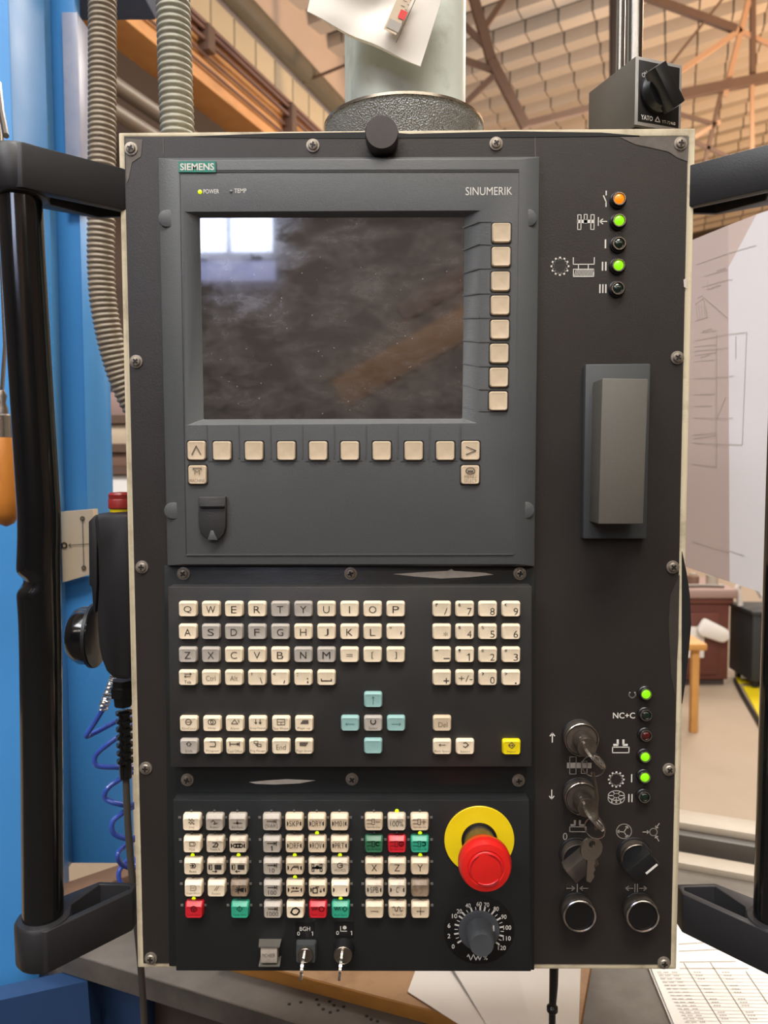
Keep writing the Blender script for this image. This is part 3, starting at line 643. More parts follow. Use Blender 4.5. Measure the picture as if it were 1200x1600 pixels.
# screws
mb = MB(); kk = PXM()
mb.lathe((0, 0, 0), (0, -1, 0), [(0, 10.2 * kk), (.0010, 10 * kk), (.0012, 8.2 * kk)], 28); washer_me = mb.mesh('washer', 'screw')
mb = MB(); mb.lathe((0, -.0011, 0), (0, -1, 0), [(0, 7 * kk), (.0009, 7 * kk), (.0015, 6 * kk), (.0018, 3.5 * kk), (.0019, .1 * kk)], 24); head_me = mb.mesh('screw_head', 'screw')
mb = MB(); q = 4.4 * kk; h_ = 1.35 * kk
mb.box(-q, q, -.0031, -.0022, -h_, h_); mb.box(-h_, h_, -.0032, -.0022, -q, q); slot_me = mb.mesh('cross_slot', 'screw_dark', smooth=0)
for i, (x, y) in enumerate(((205, 233), (489, 228), (775, 225), (1063, 225), (213, 565), (1058, 559), (222, 886), (1051, 886), (228, 1200), (1045, 1202), (236, 1497), (1037, 1504),
                            (287, 896), (548, 896), (812, 896), (293, 1218), (550, 1217), (810, 1219))):
    Y = -.0008 if i < 12 else -.0028
    s_ = link('screw', washer_me, pend, P(x, y, Y)); p = P(x, y, Y)
    link('screw_head', head_me, s_, p); sl_ = link('cross_slot', slot_me, s_, p); sl_.rotation_euler = (0, random.uniform(0, 1.5), 0)
# top knob
p = P(597, 221, -.0008); mb = MB(); mb.lathe(p, (0, -1, 0), [(0, .0128), (.004, .0128), (.0045, .0136), (.017, .0138), (.0185, .0130), (.0187, .001)], 48); part('top_knob', mb, 'knob_brown', pend, label='round dusty brown knob at the top edge')
# blank cover on the right
cov = part('hatch_cover', plate([(915, 569), (1017, 568), (1010, 842), (911, 842)], -.009, -.0005), 'cover_dark', pend, bevel=.0012, label='long grey plastic cover on the right')
mb = plate([(941, 591), (1013, 592), (1005, 819), (935, 819)], -.038, -.009)
part('raised_lid', mb, 'cover_grey', cov, bevel=.001)
# lamps
def lamp(x, y, m, Y=-.0062, r=10.0):
    k = PXM(Y); c = P(x, y, Y); b = c.copy(); b.y = -.0008
    mb = MB(); mb.lathe(b, (0, -1, 0), [(0, r * 1.32 * k), (.0022, r * 1.3 * k), (.0028, r * 1.15 * k), (.0046, r * 1.08 * k), (.0050, r * 1.04 * k), (.0050, r * .84 * k), (.0040, r * .8 * k)], 32)
    o = part('indicator_lamp', mb, 'plastic_black', pend, loc=b)
    mb = MB(); mb.lathe(b, (0, -1, 0), [(.0046, r * 1.06 * k), (.0056, r * 1.0 * k), (.0056, r * .86 * k), (.0046, r * .84 * k)], 32); part('bezel_ring', mb, 'steel_bright' if 'off' in m else 'steel_bright', o, loc=b)
    mb = MB(); mb.lathe(b, (0, -1, 0), [(.0035, r * .84 * k), (.0046, r * .8 * k), (.0054, r * .6 * k), (.0059, r * .3 * k), (.0060, .0001)], 28)
    part('lens', mb, m, o, loc=b, label={'led_green': 'lit green lens', 'led_amber': 'lit amber lens', 'led_off_green': 'unlit dark lens', 'led_off_red': 'unlit dark red lens'}[m])
for x, y, m in ((968, 310, 'led_amber'), (968, 344, 'led_green'), (968, 380, 'led_off_green'), (967, 414, 'led_green'), (966, 450, 'led_off_green'),
                (1010, 1085, 'led_green'), (1010, 1118, 'led_off_green'), (1010, 1150, 'led_off_red'), (1008.5, 1183, 'led_green'), (1008, 1215, 'led_green'), (1007.5, 1246, 'led_off_green')): lamp(x, y, m, r=9.6 if y < 500 else 9)
# printed symbols on the plate
PY = -.0012
def sym(x, y, fn, m='ink_white', label=None): ik = ink(x, y, PY); fn(ik); mark('symbol', ik, m, pend, label)
sym(945, 310, lambda k: k.line(1.8, (2, -11), (2, -5)).line(1.8, (-2, -4), (2, 5), (2, 12)))
def chuck(k, s=1):
    k.rect(0, 0, 26, 5)
    for x in (-9.5, 10.5): k.orect(x, 1, 5, 22, 1.2)
    k.orect(0, -6, 4.5, 9, 1.2); k.rect(0, 0, 5.5, 6)
sym(915, 346, chuck); sym(941, 346, lambda k: k.line(1.5, (-6, -6), (-6, 6)).arrow(1.5, 7, 0, -4, 0, 6))
sym(946, 381, lambda k: k.line(2.2, (0, -6), (0, 6)))
sym(944, 416, lambda k: k.line(2.2, (-2.5, -6), (-2.5, 6)).line(2.2, (2.5, -6), (2.5, 6)))
sym(942, 451, lambda k: [k.line(2, (x, -6), (x, 6)) for x in (-4.5, 0, 4.5)])
def gear(k, r=10.5, n=12, t=2.6):
    k.arc(0, 0, r, t, n=30)
    for i in range(n): a = 2 * pi * i / n; k.line(2.8, (r * math.cos(a), r * math.sin(a)), ((r + 3) * math.cos(a), (r + 3) * math.sin(a)))
sym(875, 416, gear)
def slide(k):
    k.line(1.3, (-16, -14), (-16, -4), (16, -4), (16, -14)); k.line(1.3, (-8, -4), (-8, 4)); k.line(1.3, (7, -4), (7, 4)); k.orect(0, 9, 31, 11, 1.3)
    for i in range(14): k.line(.8, (-14 + i * 2.1, 14), (-11.5 + i * 2.1, 4.5))
sym(912, 417, slide)
sym(988, 1085, lambda k: k.arc(0, 0, 5, 1.9, -220, 40, n=18)); sym(975, 1118, lambda k: k.text('NC+C', 0, 0, 35, 9.5, .025))
def clampsym(k):
    k.orect(0, 6, 26, 9, 1.5); k.rect(-5, -7, 3.4, 8); k.rect(-8, -2.2, 8, 3.4); k.rect(4, -7, 3.4, 8); k.rect(7, -2.2, 8, 3.4)
sym(970, 1166, clampsym); sym(963, 1218, lambda k: gear(k, 9.5, 12, 2)); sym(987, 1216, lambda k: k.line(1.8, (0, -6), (0, 6)))
def wheel(k):
    k.arc(0, -2, 13, 1.2, ry=8); k.arc(0, 3, 13, 1.2, 180, 360, ry=9); k.arc(0, -2, 5, 1.2, ry=3.5)
    for a in (0, 60, 120, 180, 240, 300): k.line(1.1, (5 * math.cos(R(a)), -2 + 3.5 * math.sin(R(a))), (12.5 * math.cos(R(a)), -2 + 8 * math.sin(R(a))))
    for x in (-7, 0, 7): k.arrow(1, x, 3, x, 10, 2)
    k.line(1.2, (-13, -2), (-13, 3)); k.line(1.2, (13, -2), (13, 3))
sym(963, 1245, wheel); sym(985, 1247, lambda k: k.line(1.8, (-2.5, -6), (-2.5, 6)).line(1.8, (2.5, -6), (2.5, 6)))
sym(863, 1152, lambda k: k.arrow(1.8, 0, 8, 0, -7, 6)); sym(862, 1241, lambda k: k.arrow(1.6, 0, -7, 0, 8, 6))
sym(905, 1196, lambda k: k.rect(0, 0, 39, 9).orect(-10, 0, 10, 28, .9).orect(8, 3, 9, 20, .9), 'ink_grey')
sym(903, 1291, lambda k: (k.orect(0, 5, 26, 8, 1.4), k.rect(-5, -6, 3.2, 8), k.rect(-8, -2, 8, 3), k.rect(3, -6, 3.2, 8), k.rect(6, -2, 8, 3), k.line(1.2, (10, -3), (13, -9))), 'ink_grey')
sym(883, 1307, lambda k: k.text('0', 0, 0, 7, 12, .01), 'ink_grey')
sym(975, 1299, lambda k: (k.arc(0, 0, 12, 1.5, n=28), k.arrow(1.4, 0, 1, -11, 0, 4), k.arrow(1.4, 0, 1, 6, -9, 4), k.arrow(1.4, 0, 1, 6, 10, 4)), 'ink_grey')
sym(1021, 1300, lambda k: (k.arc(0, 0, 6, 1.6, n=20), k.arrow(1.4, -17, 0, -7, 0, 4), k.arrow(1.4, 9, -14, 3.5, -6, 4), k.arrow(1.4, 9, 15, 3.5, 6, 4)), 'ink_grey')
sym(902, 1388, lambda k: (k.arrow(1.3, -17, 0, -4, 0, 6), k.arrow(1.3, 17, 0, 4, 0, 6), k.line(1.6, (0, -7), (0, 7))), 'ink_grey')
sym(994, 1388, lambda k: (k.arrow(1.3, -5, 0, -17, 0, 6), k.arrow(1.3, 5, 0, 17, 0, 6), k.line(1.6, (-2, -7), (-2, 7)), k.line(1.6, (2, -7), (2, 7))), 'ink_grey')

# 22 mm devices
def collar(o, b, h=.0105, r=.0147, m='plastic_dusty'):
    mb = MB(); mb.lathe(b, (0, -1, 0), [(0, r * .93), (.002, r * .95), (.003, r * .98), (h - .002, r), (h - .001, r * .96)], 48); part('collar', mb, m, o, loc=b)
def ringp(o, b, h, r0, r1, m='chrome'):
    mb = MB(); mb.lathe(b, (0, -1, 0), [(h - .003, r0), (h, r0 * .99), (h + .0004, (r0 + r1) / 2), (h, r1), (h - .003, r1)], 48); part('ring', mb, m, o, loc=b)
def face_disc(o, name, b, h, r, m, h0=0.): mb = MB(); mb.lathe(b, (0, -1, 0), [(h0, r), (h - .001, r), (h, r * .95), (h, .0002)], 40); return part(name, mb, m, o, loc=b)
def device(name, x, y, label):
    b = P(x, y, -.0115); b.y = -.0008; o = part(name, MB().lathe(b, (0, -1, 0), [(0, .0150), (.0012, .0150), (.0018, .0140)], 40), 'plastic_black', pend, loc=b, label=label); return o, b
for x, y, lb in ((909, 1156, 'upper key switch'), (909, 1248, 'lower key switch')):
    o, b = device('key_switch', x, y, lb); collar(o, b); ringp(o, b, .0115, .0147, .0135, 'steel_bright'); face_disc(o, 'face', b, .0108, .0136, 'plastic_dusty', .006)
    face_disc(o, 'lock_barrel', b, .029, .0084, 'steel_worn', .012)
for x, y, lb in ((905, 1430, 'left black push button'), (1003.5, 1430, 'right black push button')):
    o, b = device('push_button', x, y, lb); collar(o, b, .0115, .0146); ringp(o, b, .0125, .0144, .0127, 'chrome'); face_disc(o, 'cap', b, .0114, .0127, 'plastic_black_gloss', .006)
for x, y, lb, ang in ((904, 1343, 'left rotary switch behind the hanging key', 41), (996, 1343, 'right rotary switch with white pointer line', 41)):
    o, b = device('rotary_switch', x, y, lb); collar(o, b, .0105, .0138); ringp(o, b, .0115, .0140, .0128, 'plastic_dusty' if x < 950 else 'steel_worn'); face_disc(o, 'face', b, .0108, .0130, 'plastic_black', .006)
    a = R(ang); e1 = Vector((math.cos(a), 0, math.sin(a))); e2 = Vector((math.sin(a), 0, -math.cos(a)))
    f = lambda l, w_, h, l2=None: [b + e1 * u_ + e2 * v_ + Vector((0, -h, 0)) for u_, v_ in ((l, w_), (-(l2 or l), w_), (-(l2 or l), -w_), (l, -w_))]
    mb = MB(); mb.loops([f(.0132, .0078, .009), f(.0135, .0076, .018), f(.0128, .0068, .0255)]); part('lever', mb, 'plastic_dusty' if x < 950 else 'plastic_black', o, loc=b, bevel=.001)
    if x > 950:
        mb = MB(); mb.loops([[p + Vector((0, 0, 0)) for p in [b + e1 * u_ + e2 * v_ + Vector((0, -.0257, 0)) for u_, v_ in ((.0115, .0060), (-.001, .0060), (-.001, .0042), (.0115, .0042))]],
                             [b + e1 * u_ + e2 * v_ + Vector((0, -.0248, 0)) for u_, v_ in ((.0115, .0060), (-.001, .0060), (-.001, .0042), (.0115, .0042))]]); part('pointer_line', mb, 'ink_white', o, loc=b, smooth=0)

# handles: brackets and grip bars
XL, XR = P(185, 600).x, P(1087, 600).x
def bracket(side, z0, z1, pocket, tx, label):
    ty = -.034; sx = P(200 if side < 0 else 1073, 1400 if z0 < 1.5 else 300).x - side * .002; s = side
    outer = [(sx, .004), (tx - s * .012, ty - .021), (tx + s * .010, ty - .020), (tx + s * .012, ty + .018), (sx + s * .036, .022), (sx, .020)]
    cx = sum(p[0] for p in outer) / 6; cy = sum(p[1] for p in outer) / 6
    inner = [(sx + s * .004, .0105), (tx - s * .022, ty + .002), (tx - s * .020, ty + .008), (tx - s * .016, ty + .019), (sx + s * .034, .0175), (sx + s * .006, .0155)]
    zt, zb = (z1, z0) if pocket == 'top' else (z0, z1); zf = zt + (zb - zt) * .75
    O = part('handle_bracket', MB().loops([[(x, y, zb) for x, y in outer], [(x, y, zt) for x, y in outer], [(x, y, zt) for x, y in inner], [(x, y, zf) for x, y in inner]]), 'handle_grey', pend, bevel=.0016, label=label)
    mb = MB(); e = .002
    mb.lathe((tx, ty, z0 - e), (0, 0, 1), [(0, .016), (.001, .0205), (.004, .0225), (z1 - z0 + 2 * e - .004, .0228), (z1 - z0 + 2 * e - .001, .021), (z1 - z0 + 2 * e, .0165)], 40); part('socket', mb, 'handle_grey', O, loc=WL[pend.name])
zt0, zt1 = P(190, 331, .004).z, P(190, 266, .004).z; zb0, zb1 = P(1075, 1457, .004).z, P(1075, 1397, .004).z
TLt, TRt = P(31, 300, -.034).x, P(1246, 320, -.034).x; TLb, TRb = P(67, 1400, -.034).x, P(1211, 1410, -.034).x
bracket(-1, zt0, zt1, 'bottom', TLt, 'upper left handle bracket'); bracket(-1, zb0, zb1, 'top', TLb, 'lower left handle bracket')
bracket(1, zt0, zt1, 'bottom', TRt, 'upper right handle bracket'); bracket(1, zb0, zb1, 'top', TRb, 'lower right handle bracket')
for tb, tt, dent in ((TLb, TLt, True), (TRb, TRt, False)):
    n = 240; ls = []; z0, z1 = zb1 - .005, zt0 + .005; zd = P(60, 908, -.034).z; cx_ = [(P(x_, y_, -.034).z, P(x_, y_, -.034).x) for x_, y_ in ((67, 1400), (65.5, 1200), (62.5, 920), (61, 800), (36, 400), (31, 300))]
    for i in range(n + 1):
        z = z0 + (z1 - z0) * i / n; l = []; tx = tb + (tt - tb) * i / n
        if dent:
            for (za, xa_), (zb_, xb_) in zip(cx_, cx_[1:]):
                if za <= z <= zb_ or (z < za and za == cx_[0][0]) or (z > zb_ and zb_ == cx_[-1][0]): tx = xa_ + (xb_ - xa_) * (z - za) / (zb_ - za); break
        for k in range(36):
            a = 2 * pi * k / 36; r = .0165; x = math.cos(a); y = math.sin(a)
            if dent:
                g = math.exp(-((z - zd) / .0055) ** 2); dd = max(0, x * -.75 + y * -.66)
                r -= .0075 * g * dd ** 2; r += .0006 * math.exp(-((z - zd) / .02) ** 2)
            l.append((tx + r * x + (-.0012 * math.exp(-((z - zd) / .03) ** 2) if dent else 0), -.034 + r * y, z))
        ls.append(l)
    part('grip_bar', MB().loops(ls), 'plastic_black_gloss', pend, label='glossy black grip bar with a dent halfway down' if dent else None, smooth=60)

# ================================================================== KEYS IN THE SWITCHES
def key_blade(c, d1, d2, L_, rb):  # c start, d1 direction of blade, d2 width direction
    n_ = d1.cross(d2).normalized() * .0009; mb = MB()
    out = [c + d2 * .0034, c + d1 * L_ * .2 + d2 * .0040, c + d1 * L_ * .3 + d2 * .0028, c + d1 * L_ * .45 + d2 * .0042, c + d1 * L_ * .6 + d2 * .0026, c + d1 * L_ * .75 + d2 * .0036, c + d1 * L_ * .9 + d2 * .0018, c + d1 * L_, c + d1 * L_ * .9 - d2 * .0034, c - d2 * .0034]
    mb.prism([p - n_ for p in out], n_ * 2); return mb
def key_bow(c, d1, d2, r, hole=.35):
    n_ = d1.cross(d2).normalized() * .0011; mb = MB(); N_ = 28
    ctr = c - d1 * r * .9; hc = ctr - d1 * r * .45
    fo = [ctr + (d1 * math.cos(2 * pi * i / N_) + d2 * math.sin(2 * pi * i / N_)) * r for i in range(N_)]
    fi = [hc + (d1 * math.cos(2 * pi * i / N_) + d2 * math.sin(2 * pi * i / N_)) * r * .3 for i in range(N_)]
    mb.loops([[p - n_ for p in fi], [p - n_ for p in fo], [p + n_ for p in fo], [p + n_ for p in fi], [p - n_ for p in fi]], False, False); return mb
def make_key(name, label, c, d1, d2, L_, r, m='steel_bright', group='keys on the pendant'):
    t = thing(name, label, 'key', c, group); part('blade', key_blade(c, d1, d2, L_, r), m, t); part('bow', key_bow(c, d1, d2, r), m, t); return t
for k_, (x, y, lb) in enumerate(((909, 1156, 'steel key in the upper key switch, turned edge-on'), (909, 1248, 'steel key in the lower key switch, turned edge-on'))):
    b = P(x, y, -.0155); b.y = -.031
    d1 = Vector((-.28, .85, .42)).normalized(); d2 = Vector((-.60, 0, .62)); d2 = (d2 - d1 * d2.dot(d1)).normalized()
    make_key('lock_key', lb, b + Vector((.001, 0, 0)), d1, d2, .012, .0125)
c = P(923, 1342, -.040); make_key('hanging_key', 'round-headed steel key hanging in front of the left rotary switch', c, Vector((-.03, 0, -1)), Vector((1, .25, -.03)).normalized(), .020, .0098)
def torus(c, nrm, r, t, n=44, sg=8):
    nrm = Vector(nrm).normalized(); a = nrm.orthogonal().normalized(); b = nrm.cross(a); mb = MB()
    ls = []
    for i in range(n + 1):
        th = 2 * pi * i / n; rd = a * math.cos(th) + b * math.sin(th); ls.append([Vector(c) + rd * (r + t * math.cos(2 * pi * k / sg)) + nrm * t * math.sin(2 * pi * k / sg) for k in range(sg)])
    return mb.loops(ls, False, False)
solo('key_ring', torus(P(927, 1197, -.044), (.25, 1, .1), .0090, .0005), 'steel_bright', 'thin wire ring hanging from the upper lock key', 'ring', group='key rings')
solo('key_ring', torus(P(929, 1295, -.043), (.7, 1, .05), .0085, .0005), 'steel_bright', 'thin wire ring above the hanging round-headed key', 'ring', group='key rings')
mb = MB(); mb.tube([P(926, 1206, -.044), P(930, 1225, -.044), P(932, 1250, -.0445), P(933, 1280, -.044), P(931, 1296, -.043)], .0013, 8); mb.tube([P(928, 1208, -.046), P(934, 1245, -.047), P(932, 1285, -.045)], .0009, 8)
solo('key_strap', mb, 'steel_worn', 'narrow metal link joining the two wire rings', 'link')

# ================================================================== DISPLAY UNIT
DY = -.014
disp = thing('display_unit', 'grey operator display unit with dark smudged screen and square keys', 'display', P(548, 884, -.007))
# bezel body: outer outline low, front face, chamfered screen opening
OUTL = [(248, 252), (253, 247), (838, 245), (843, 250), (835, 885), (262, 884)]
SC0 = [(290, 331), (750, 329), (744, 661), (294, 664)]; SC1 = [(316, 342), (722, 341), (719, 653), (322, 654)]
outer = [(247, 247), (843, 245), (835, 885), (262, 884)]; fr = [(277, 250), (815, 248), (809, 882), (289, 882)]
mb = MB(); A = pp(outer, -.001); A2 = pp(outer, -.0085); B = pp(fr, DY); Cc = pp(SC0, DY); D = pp(SC1, -.0085); E = [Vector((p.x, -.0075, p.z)) for p in D]
mb.loops([A, A2, B, Cc, D, E]); part('bezel', mb, 'bezel_grey', disp, bevel=.0011)
sc_m = plate([(312, 338), (726, 338), (724, 657), (316, 657)], -.0092, -.008); part('screen', sc_m, 'screen_glass', disp, smooth=0)
# grooves and ridges of the moulding
def ridge(pts, wd, Y0=DY, h=.0004, m='bezel_grey', nm='ridge', par=None, Ys=None):
    mb = MB(); Ys = Ys or [Y0] * len(pts)
    for (a, b, ya, yb) in zip(pts, pts[1:], Ys, Ys[1:]): mb.bar(P(a[0], a[1], ya - h / 2), P(b[0], b[1], yb - h / 2), wd * PXM(Y0), h + .0004, up=(0, 1, 0))
    return part(nm, mb, m, par or disp, smooth=0)
ridge([(281, 266.5), (811, 265.5)], 1.6, h=.0001, m='pure_black', nm='groove'); ridge([(281, 268.5), (811, 267.5)], 1.0)
ridge([(811, 267), (803, 866)], 1.0, h=.0002); ridge([(281, 268), (291, 867)], .8, h=.0002, m='unit_dark', nm='groove'); ridge([(291, 867), (802, 866)], 1.8, h=.0008)
SKY = (363, 400.5, 439, 476.5, 514.5, 552, 589.5, 626.5); SKX = (784, 783.5, 782.5, 782, 781.5, 780.5, 780, 779)
for y0, y1, y2 in ((356, 346, 346), (391, 381, 382), (427, 419, 419), (462, 458, 458), (497, 496, 496), (532, 534, 534), (568, 572, 572), (601, 608, 608), (636, 642, 642)):
    ridge([(723, y0), (749, y1), (768, y2)], 2.0, h=.0005, Ys=[-.0086, DY, DY])
for x in (322, 372, 422, 472, 522, 572, 622, 672, 720):
    ridge([(x - (x - 522) * .004, 665), (x - (x - 522) * .012, 716)], 1.6, h=.0007)
for x in (346, 396, 447, 497, 547, 597, 646, 696): ridge([(x - 20, 720), (x + 19, 719)], 1.2, h=.0005)
# oval screw covers
for x, y in ((262, 341), (824, 340), (271, 798), (820, 797)):
    Y = -.0118; s_ = -1 if x < 500 else 1; c = P(x, y, Y); k = PXM(Y)
    pts = [c + Vector(((-s_) * 12 * k, 0, 13 * k)), c + Vector(((-s_) * 12 * k, 0, -13 * k))] + [c + Vector((s_ * (2 * k + 13 * k * math.cos(R(a))), 0, 13 * k * math.sin(R(a)))) for a in range(-90, 91, 18)]
    part('screw_cover', MB().prism(pts, (0, .003, 0)), 'bezel_grey', disp, bevel=.0005)
# worn dirty band
ik = ink(522, 741, DY - .0001); ik.poly((-120, -14), (-60, -17), (60, -17), (124, -15), (120, 16), (40, 17), (-60, 18), (-122, 14)); mark('worn_patch', ik, 'dirt_brown', disp)
# latch
Y = -.0185; lt = [(309, 776), (353, 775), (353, 822), (350, 834), (343, 842), (332, 846), (322, 842), (313, 834), (310, 822)]
la = part('latch', plate(lt, Y, DY), 'unit_dark', disp, bevel=.0014, label='dark flap latch below the MACHINE key')
part('finger_lip', plate([(311, 789), (351, 789), (350, 794), (312, 794)], Y - .0022, Y), 'plastic_black', la, bevel=.0008)  # black lip, the recess shadow put into its colour
part('tip', plate([(329, 829), (333, 829), (340, 844), (324, 844)], Y - .0016, Y), 'bezel_grey', la, bevel=.0004)
# badge and print
bd = part('badge', plate([(279, 252), (337, 252), (337, 269), (279, 269)], -.0152, -.0135), 'teal', disp, label='teal maker badge')
ik = ink(308, 260.5, -.0154); ik.text('SIEMENS', 0, 0, 52, 10.5, .03); mark('lettering', ik, 'ink_white', bd)
def dprint(x, y, s, wd, ht, bold=.015, m='ink_white'): ik = ink(x, y, DY - .0002); ik.text(s, 0, 0, wd, ht, bold); mark('lettering', ik, m, disp)
dprint(764, 298.5, 'SINUMERIK', 71, 12, .008); dprint(330, 299, 'POWER', 24, 6.5); dprint(375.5, 298, 'TEMP', 18.5, 6.5)
def dot(par, x, y, Y, r, m, nm='status_light', lb=None):
    k = PXM(Y); c = P(x, y, Y); mb = MB(); mb.lathe(c, (0, -1, 0), [(-.0003, r * k), (.0004, r * k * .95), (.0009, r * k * .5), (.001, .0001)], 14); return part(nm, mb, m, par, loc=c, label=lb)
dot(disp, 312.5, 300, DY, 3.4, 'led_yellow', lb='lit power light'); dot(disp, 361, 299.5, DY, 2.8, 'led_tiny_off', lb='unlit temperature light')
# square keys
kd = PXM(DY); sq_me = {m: keycap_mesh('key', m, 28.8 * kd, 29.5 * kd, .0028, .0006) for m in ('key_beige', 'key_worn')}
sq_w = MB(); sq_w.loops([rrect(0, 0, 32 * kd, 33 * kd, .002, .0), rrect(0, 0, 32 * kd, 33 * kd, .002, -.00025)]); well_me = sq_w.mesh('key_well', 'pure_black', smooth=0)
def sqkey(x, y, lb, fn=None):
    p = P(x, y, DY - .0028); p.y = DY + .0001
    o = link('key', sq_me['key_beige'], disp, p, lb); link('key_well', well_me, o, p + Vector((0, -.0001, 0)))
    if fn:
        c = P(x, y, DY - .0030); ik = Ink(c, (1, 0, 0), (0, 0, 1), kd); fn(ik); mark('legend', ik, 'ink_mid', o)
for x, y in zip(SKX, SKY): sqkey(x, y, None)
for x in (346.5, 396.5, 447, 497, 546.5, 596.5, 646.5, 696): sqkey(x, 704.5, None)
sqkey(306.5, 704, 'key with an up caret', lambda k: k.line(1.4, (-7, 6), (0, -7), (7, 6)))
sqkey(735.5, 704, 'key with a right caret', lambda k: k.line(1.4, (-7, -6), (8, 0), (-7, 6)))
sqkey(308, 742, 'MACHINE key', lambda k: (k.line(1.4, (-6, -8), (-6, -10), (6, -10), (6, -8)), k.text('M', 0, -4, 8, 7, .0), k.text('MACHINE', 0, 9, 24, 5, .0)))
sqkey(735, 742, 'MENU SELECT key', lambda k: (k.arc(0, -6, 7, 1.2, ry=5), k.rect(0, -5.5, 9, 3), k.text('MENU', 0, 3, 18, 4.5, .0), k.text('SELECT', 0, 9.5, 20, 4.5, .0)))

# ================================================================== KEYBOARD UNIT
KY = -.018
kb = thing('keyboard_unit', 'flat dark keyboard unit with cream letter keys and a number pad', 'keyboard', P(548, 1197, -.01))
mb = MB(); mb.loops([pp([(262, 917), (831, 916), (831, 1198), (266, 1199)], KY), [Vector((p.x, -.0028, p.z)) for p in pp([(262, 917), (831, 916), (831, 1198), (266, 1199)], KY)]])
part('faceplate', mb, 'unit_dark', kb, bevel=.0008)
kk2 = PXM(KY)
KM = {}
def kmesh(m, wd=29.5, ht=24.5, dep=.0042, taper=.0011, up=.0004):
    key = (m, wd, ht, dep)
    if key not in KM: KM[key] = keycap_mesh('key', m, wd * kk2, ht * kk2, dep, taper, up)
    return KM[key]
def kkey(par, x, y, m, lb, fn=None, inkm='ink_dark', wd=29.5, ht=24.5, dep=.0042, Y=KY, up=.0004):
    p = P(x, y, Y - dep); p.y = Y
    o = link('key', kmesh(m, wd, ht, dep, up=up), par, p, lb)
    if fn:
        c = P(x, y, Y - dep); c.z -= up / 2; ik = Ink(c + Vector((0, -.00005, 0)), (1, 0, 0), (0, 0, 1), PXM(Y - dep)); fn(ik)
        if ik.v: mark('legend', ik, inkm, o)
    return o
KX = [293 + 36.15 * i for i in range(10)]; KR = (952, 987.5, 1023.5, 1059.5)
GREY = set('TYSDFGZXNM')
def letter(s):
    w_ = {'I': 1.6, 'M': 12.5, 'W': 14, 'Q': 12, 'O': 11.5, '[': 3.5, ']': 3.5, '=': 10, 'L': 8.5, 'J': 7, 'E': 8.5, 'F': 8.5}.get(s, 10); h_ = 3.6 if s == '=' else 11
    return lambda k: k.text(s, 0, 0, w_, h_, .012 if s in 'NM' else .0)
for r_, row in enumerate(('QWERTYUIOP', 'ASDFGHJKL', 'ZXCVBNM=[]')):
    for i, ch in enumerate(row):
        kkey(kb, KX[i], KR[r_], 'key_grey' if ch in GREY else 'key_cream', ('grey' if ch in GREY else 'cream') + ' key marked ' + ch, letter(ch))
kkey(kb, KX[9], KR[1], 'key_cream', 'quote key', lambda k: (k.text('"', -8, -7, 3, 2.5), k.line(1.5, (9, -1), (8, 3))))
kkey(kb, KX[0], KR[3], 'key_cream', 'Tab key', lambda k: (k.arrow(1, -5, -7, 6, -7, 3), k.arrow(1, 5, -3, -5, -3, 3), k.text('Tab', 0, 6, 11, 5)), 'ink_mid')
kkey(kb, KX[1], KR[3], 'key_cream', 'Ctrl key', lambda k: k.text('Ctrl', 0, 0, 15, 8, 0), 'ink_mid')
kkey(kb, KX[2], KR[3], 'key_cream', 'Alt key', lambda k: k.text('Alt', 0, 0, 12, 8, 0), 'ink_mid')
kkey(kb, KX[3], KR[3], 'key_cream', 'backslash key', lambda k: (k.line(1.2, (5, -1), (8, 8)), k.line(1, (-8, -9), (-8, -5))), 'ink_mid')
kkey(kb, KX[4], KR[3], 'key_cream', 'comma key', lambda k: (k.text('<', -9, -7, 4, 4), k.line(1.4, (7, 4), (6, 8))))
kkey(kb, KX[5], KR[3], 'key_cream', 'semicolon key', lambda k: (k.text(':', -9, -6, 1.5, 5), k.text(';', 7, 4, 2.5, 9, .02)))
kkey(kb, KX[6], KR[3], 'key_cream', 'space key', lambda k: k.line(1.5, (-8, 1), (-8, 4), (8, 4), (8, 1)))
NX = (690.5, 726.5, 762.5, 799)
pad = (('/', '?', '7', '&', '8', '', '9', '('), ('*', '', '4', '$', '5', '%', '6', ''), ('-', '_', '1', '!', '2', '@', '3', '#'), ('+', '', '+/-', '', '0', ')', '.', '>'))
for r_ in range(4):
    for i in range(4):
        mn, sm = pad[r_][i * 2], pad[r_][i * 2 + 1]
        def fn(k, mn=mn, sm=sm):
            if mn == '+/-': k.text('+/-', 1, 0, 22, 10, 0)
            elif mn.isdigit(): k.text(mn, 7 if mn != '1' else 6, 3, 7 if mn != '1' else 3.5, 11, .0)
            elif mn == '-': k.line(1.4, (3, 5), (12, 5))
            elif mn == '+': k.line(1.4, (3, 4), (11, 4)).line(1.4, (7, 0), (7, 8))
            elif mn == '.': k.disc(7, 8, 1.5)
            elif mn == '*': k.text('*', 6, 3, 7, 7, 0)
            else: k.line(1.1, (4, 8), (8, -2))
            if sm == '_': k.line(1, (-11, -8), (-6, -8))
            elif sm: k.text(sm, -8.5, -7.5, 4, 5, .01)
        kkey(kb, NX[i], KR[r_], 'key_cream', 'cream key marked ' + mn, fn)
def cap2(s, y=6.5, wd=22, ht=4.5): return lambda k: k.text(s, 0, y, wd, ht, .0)
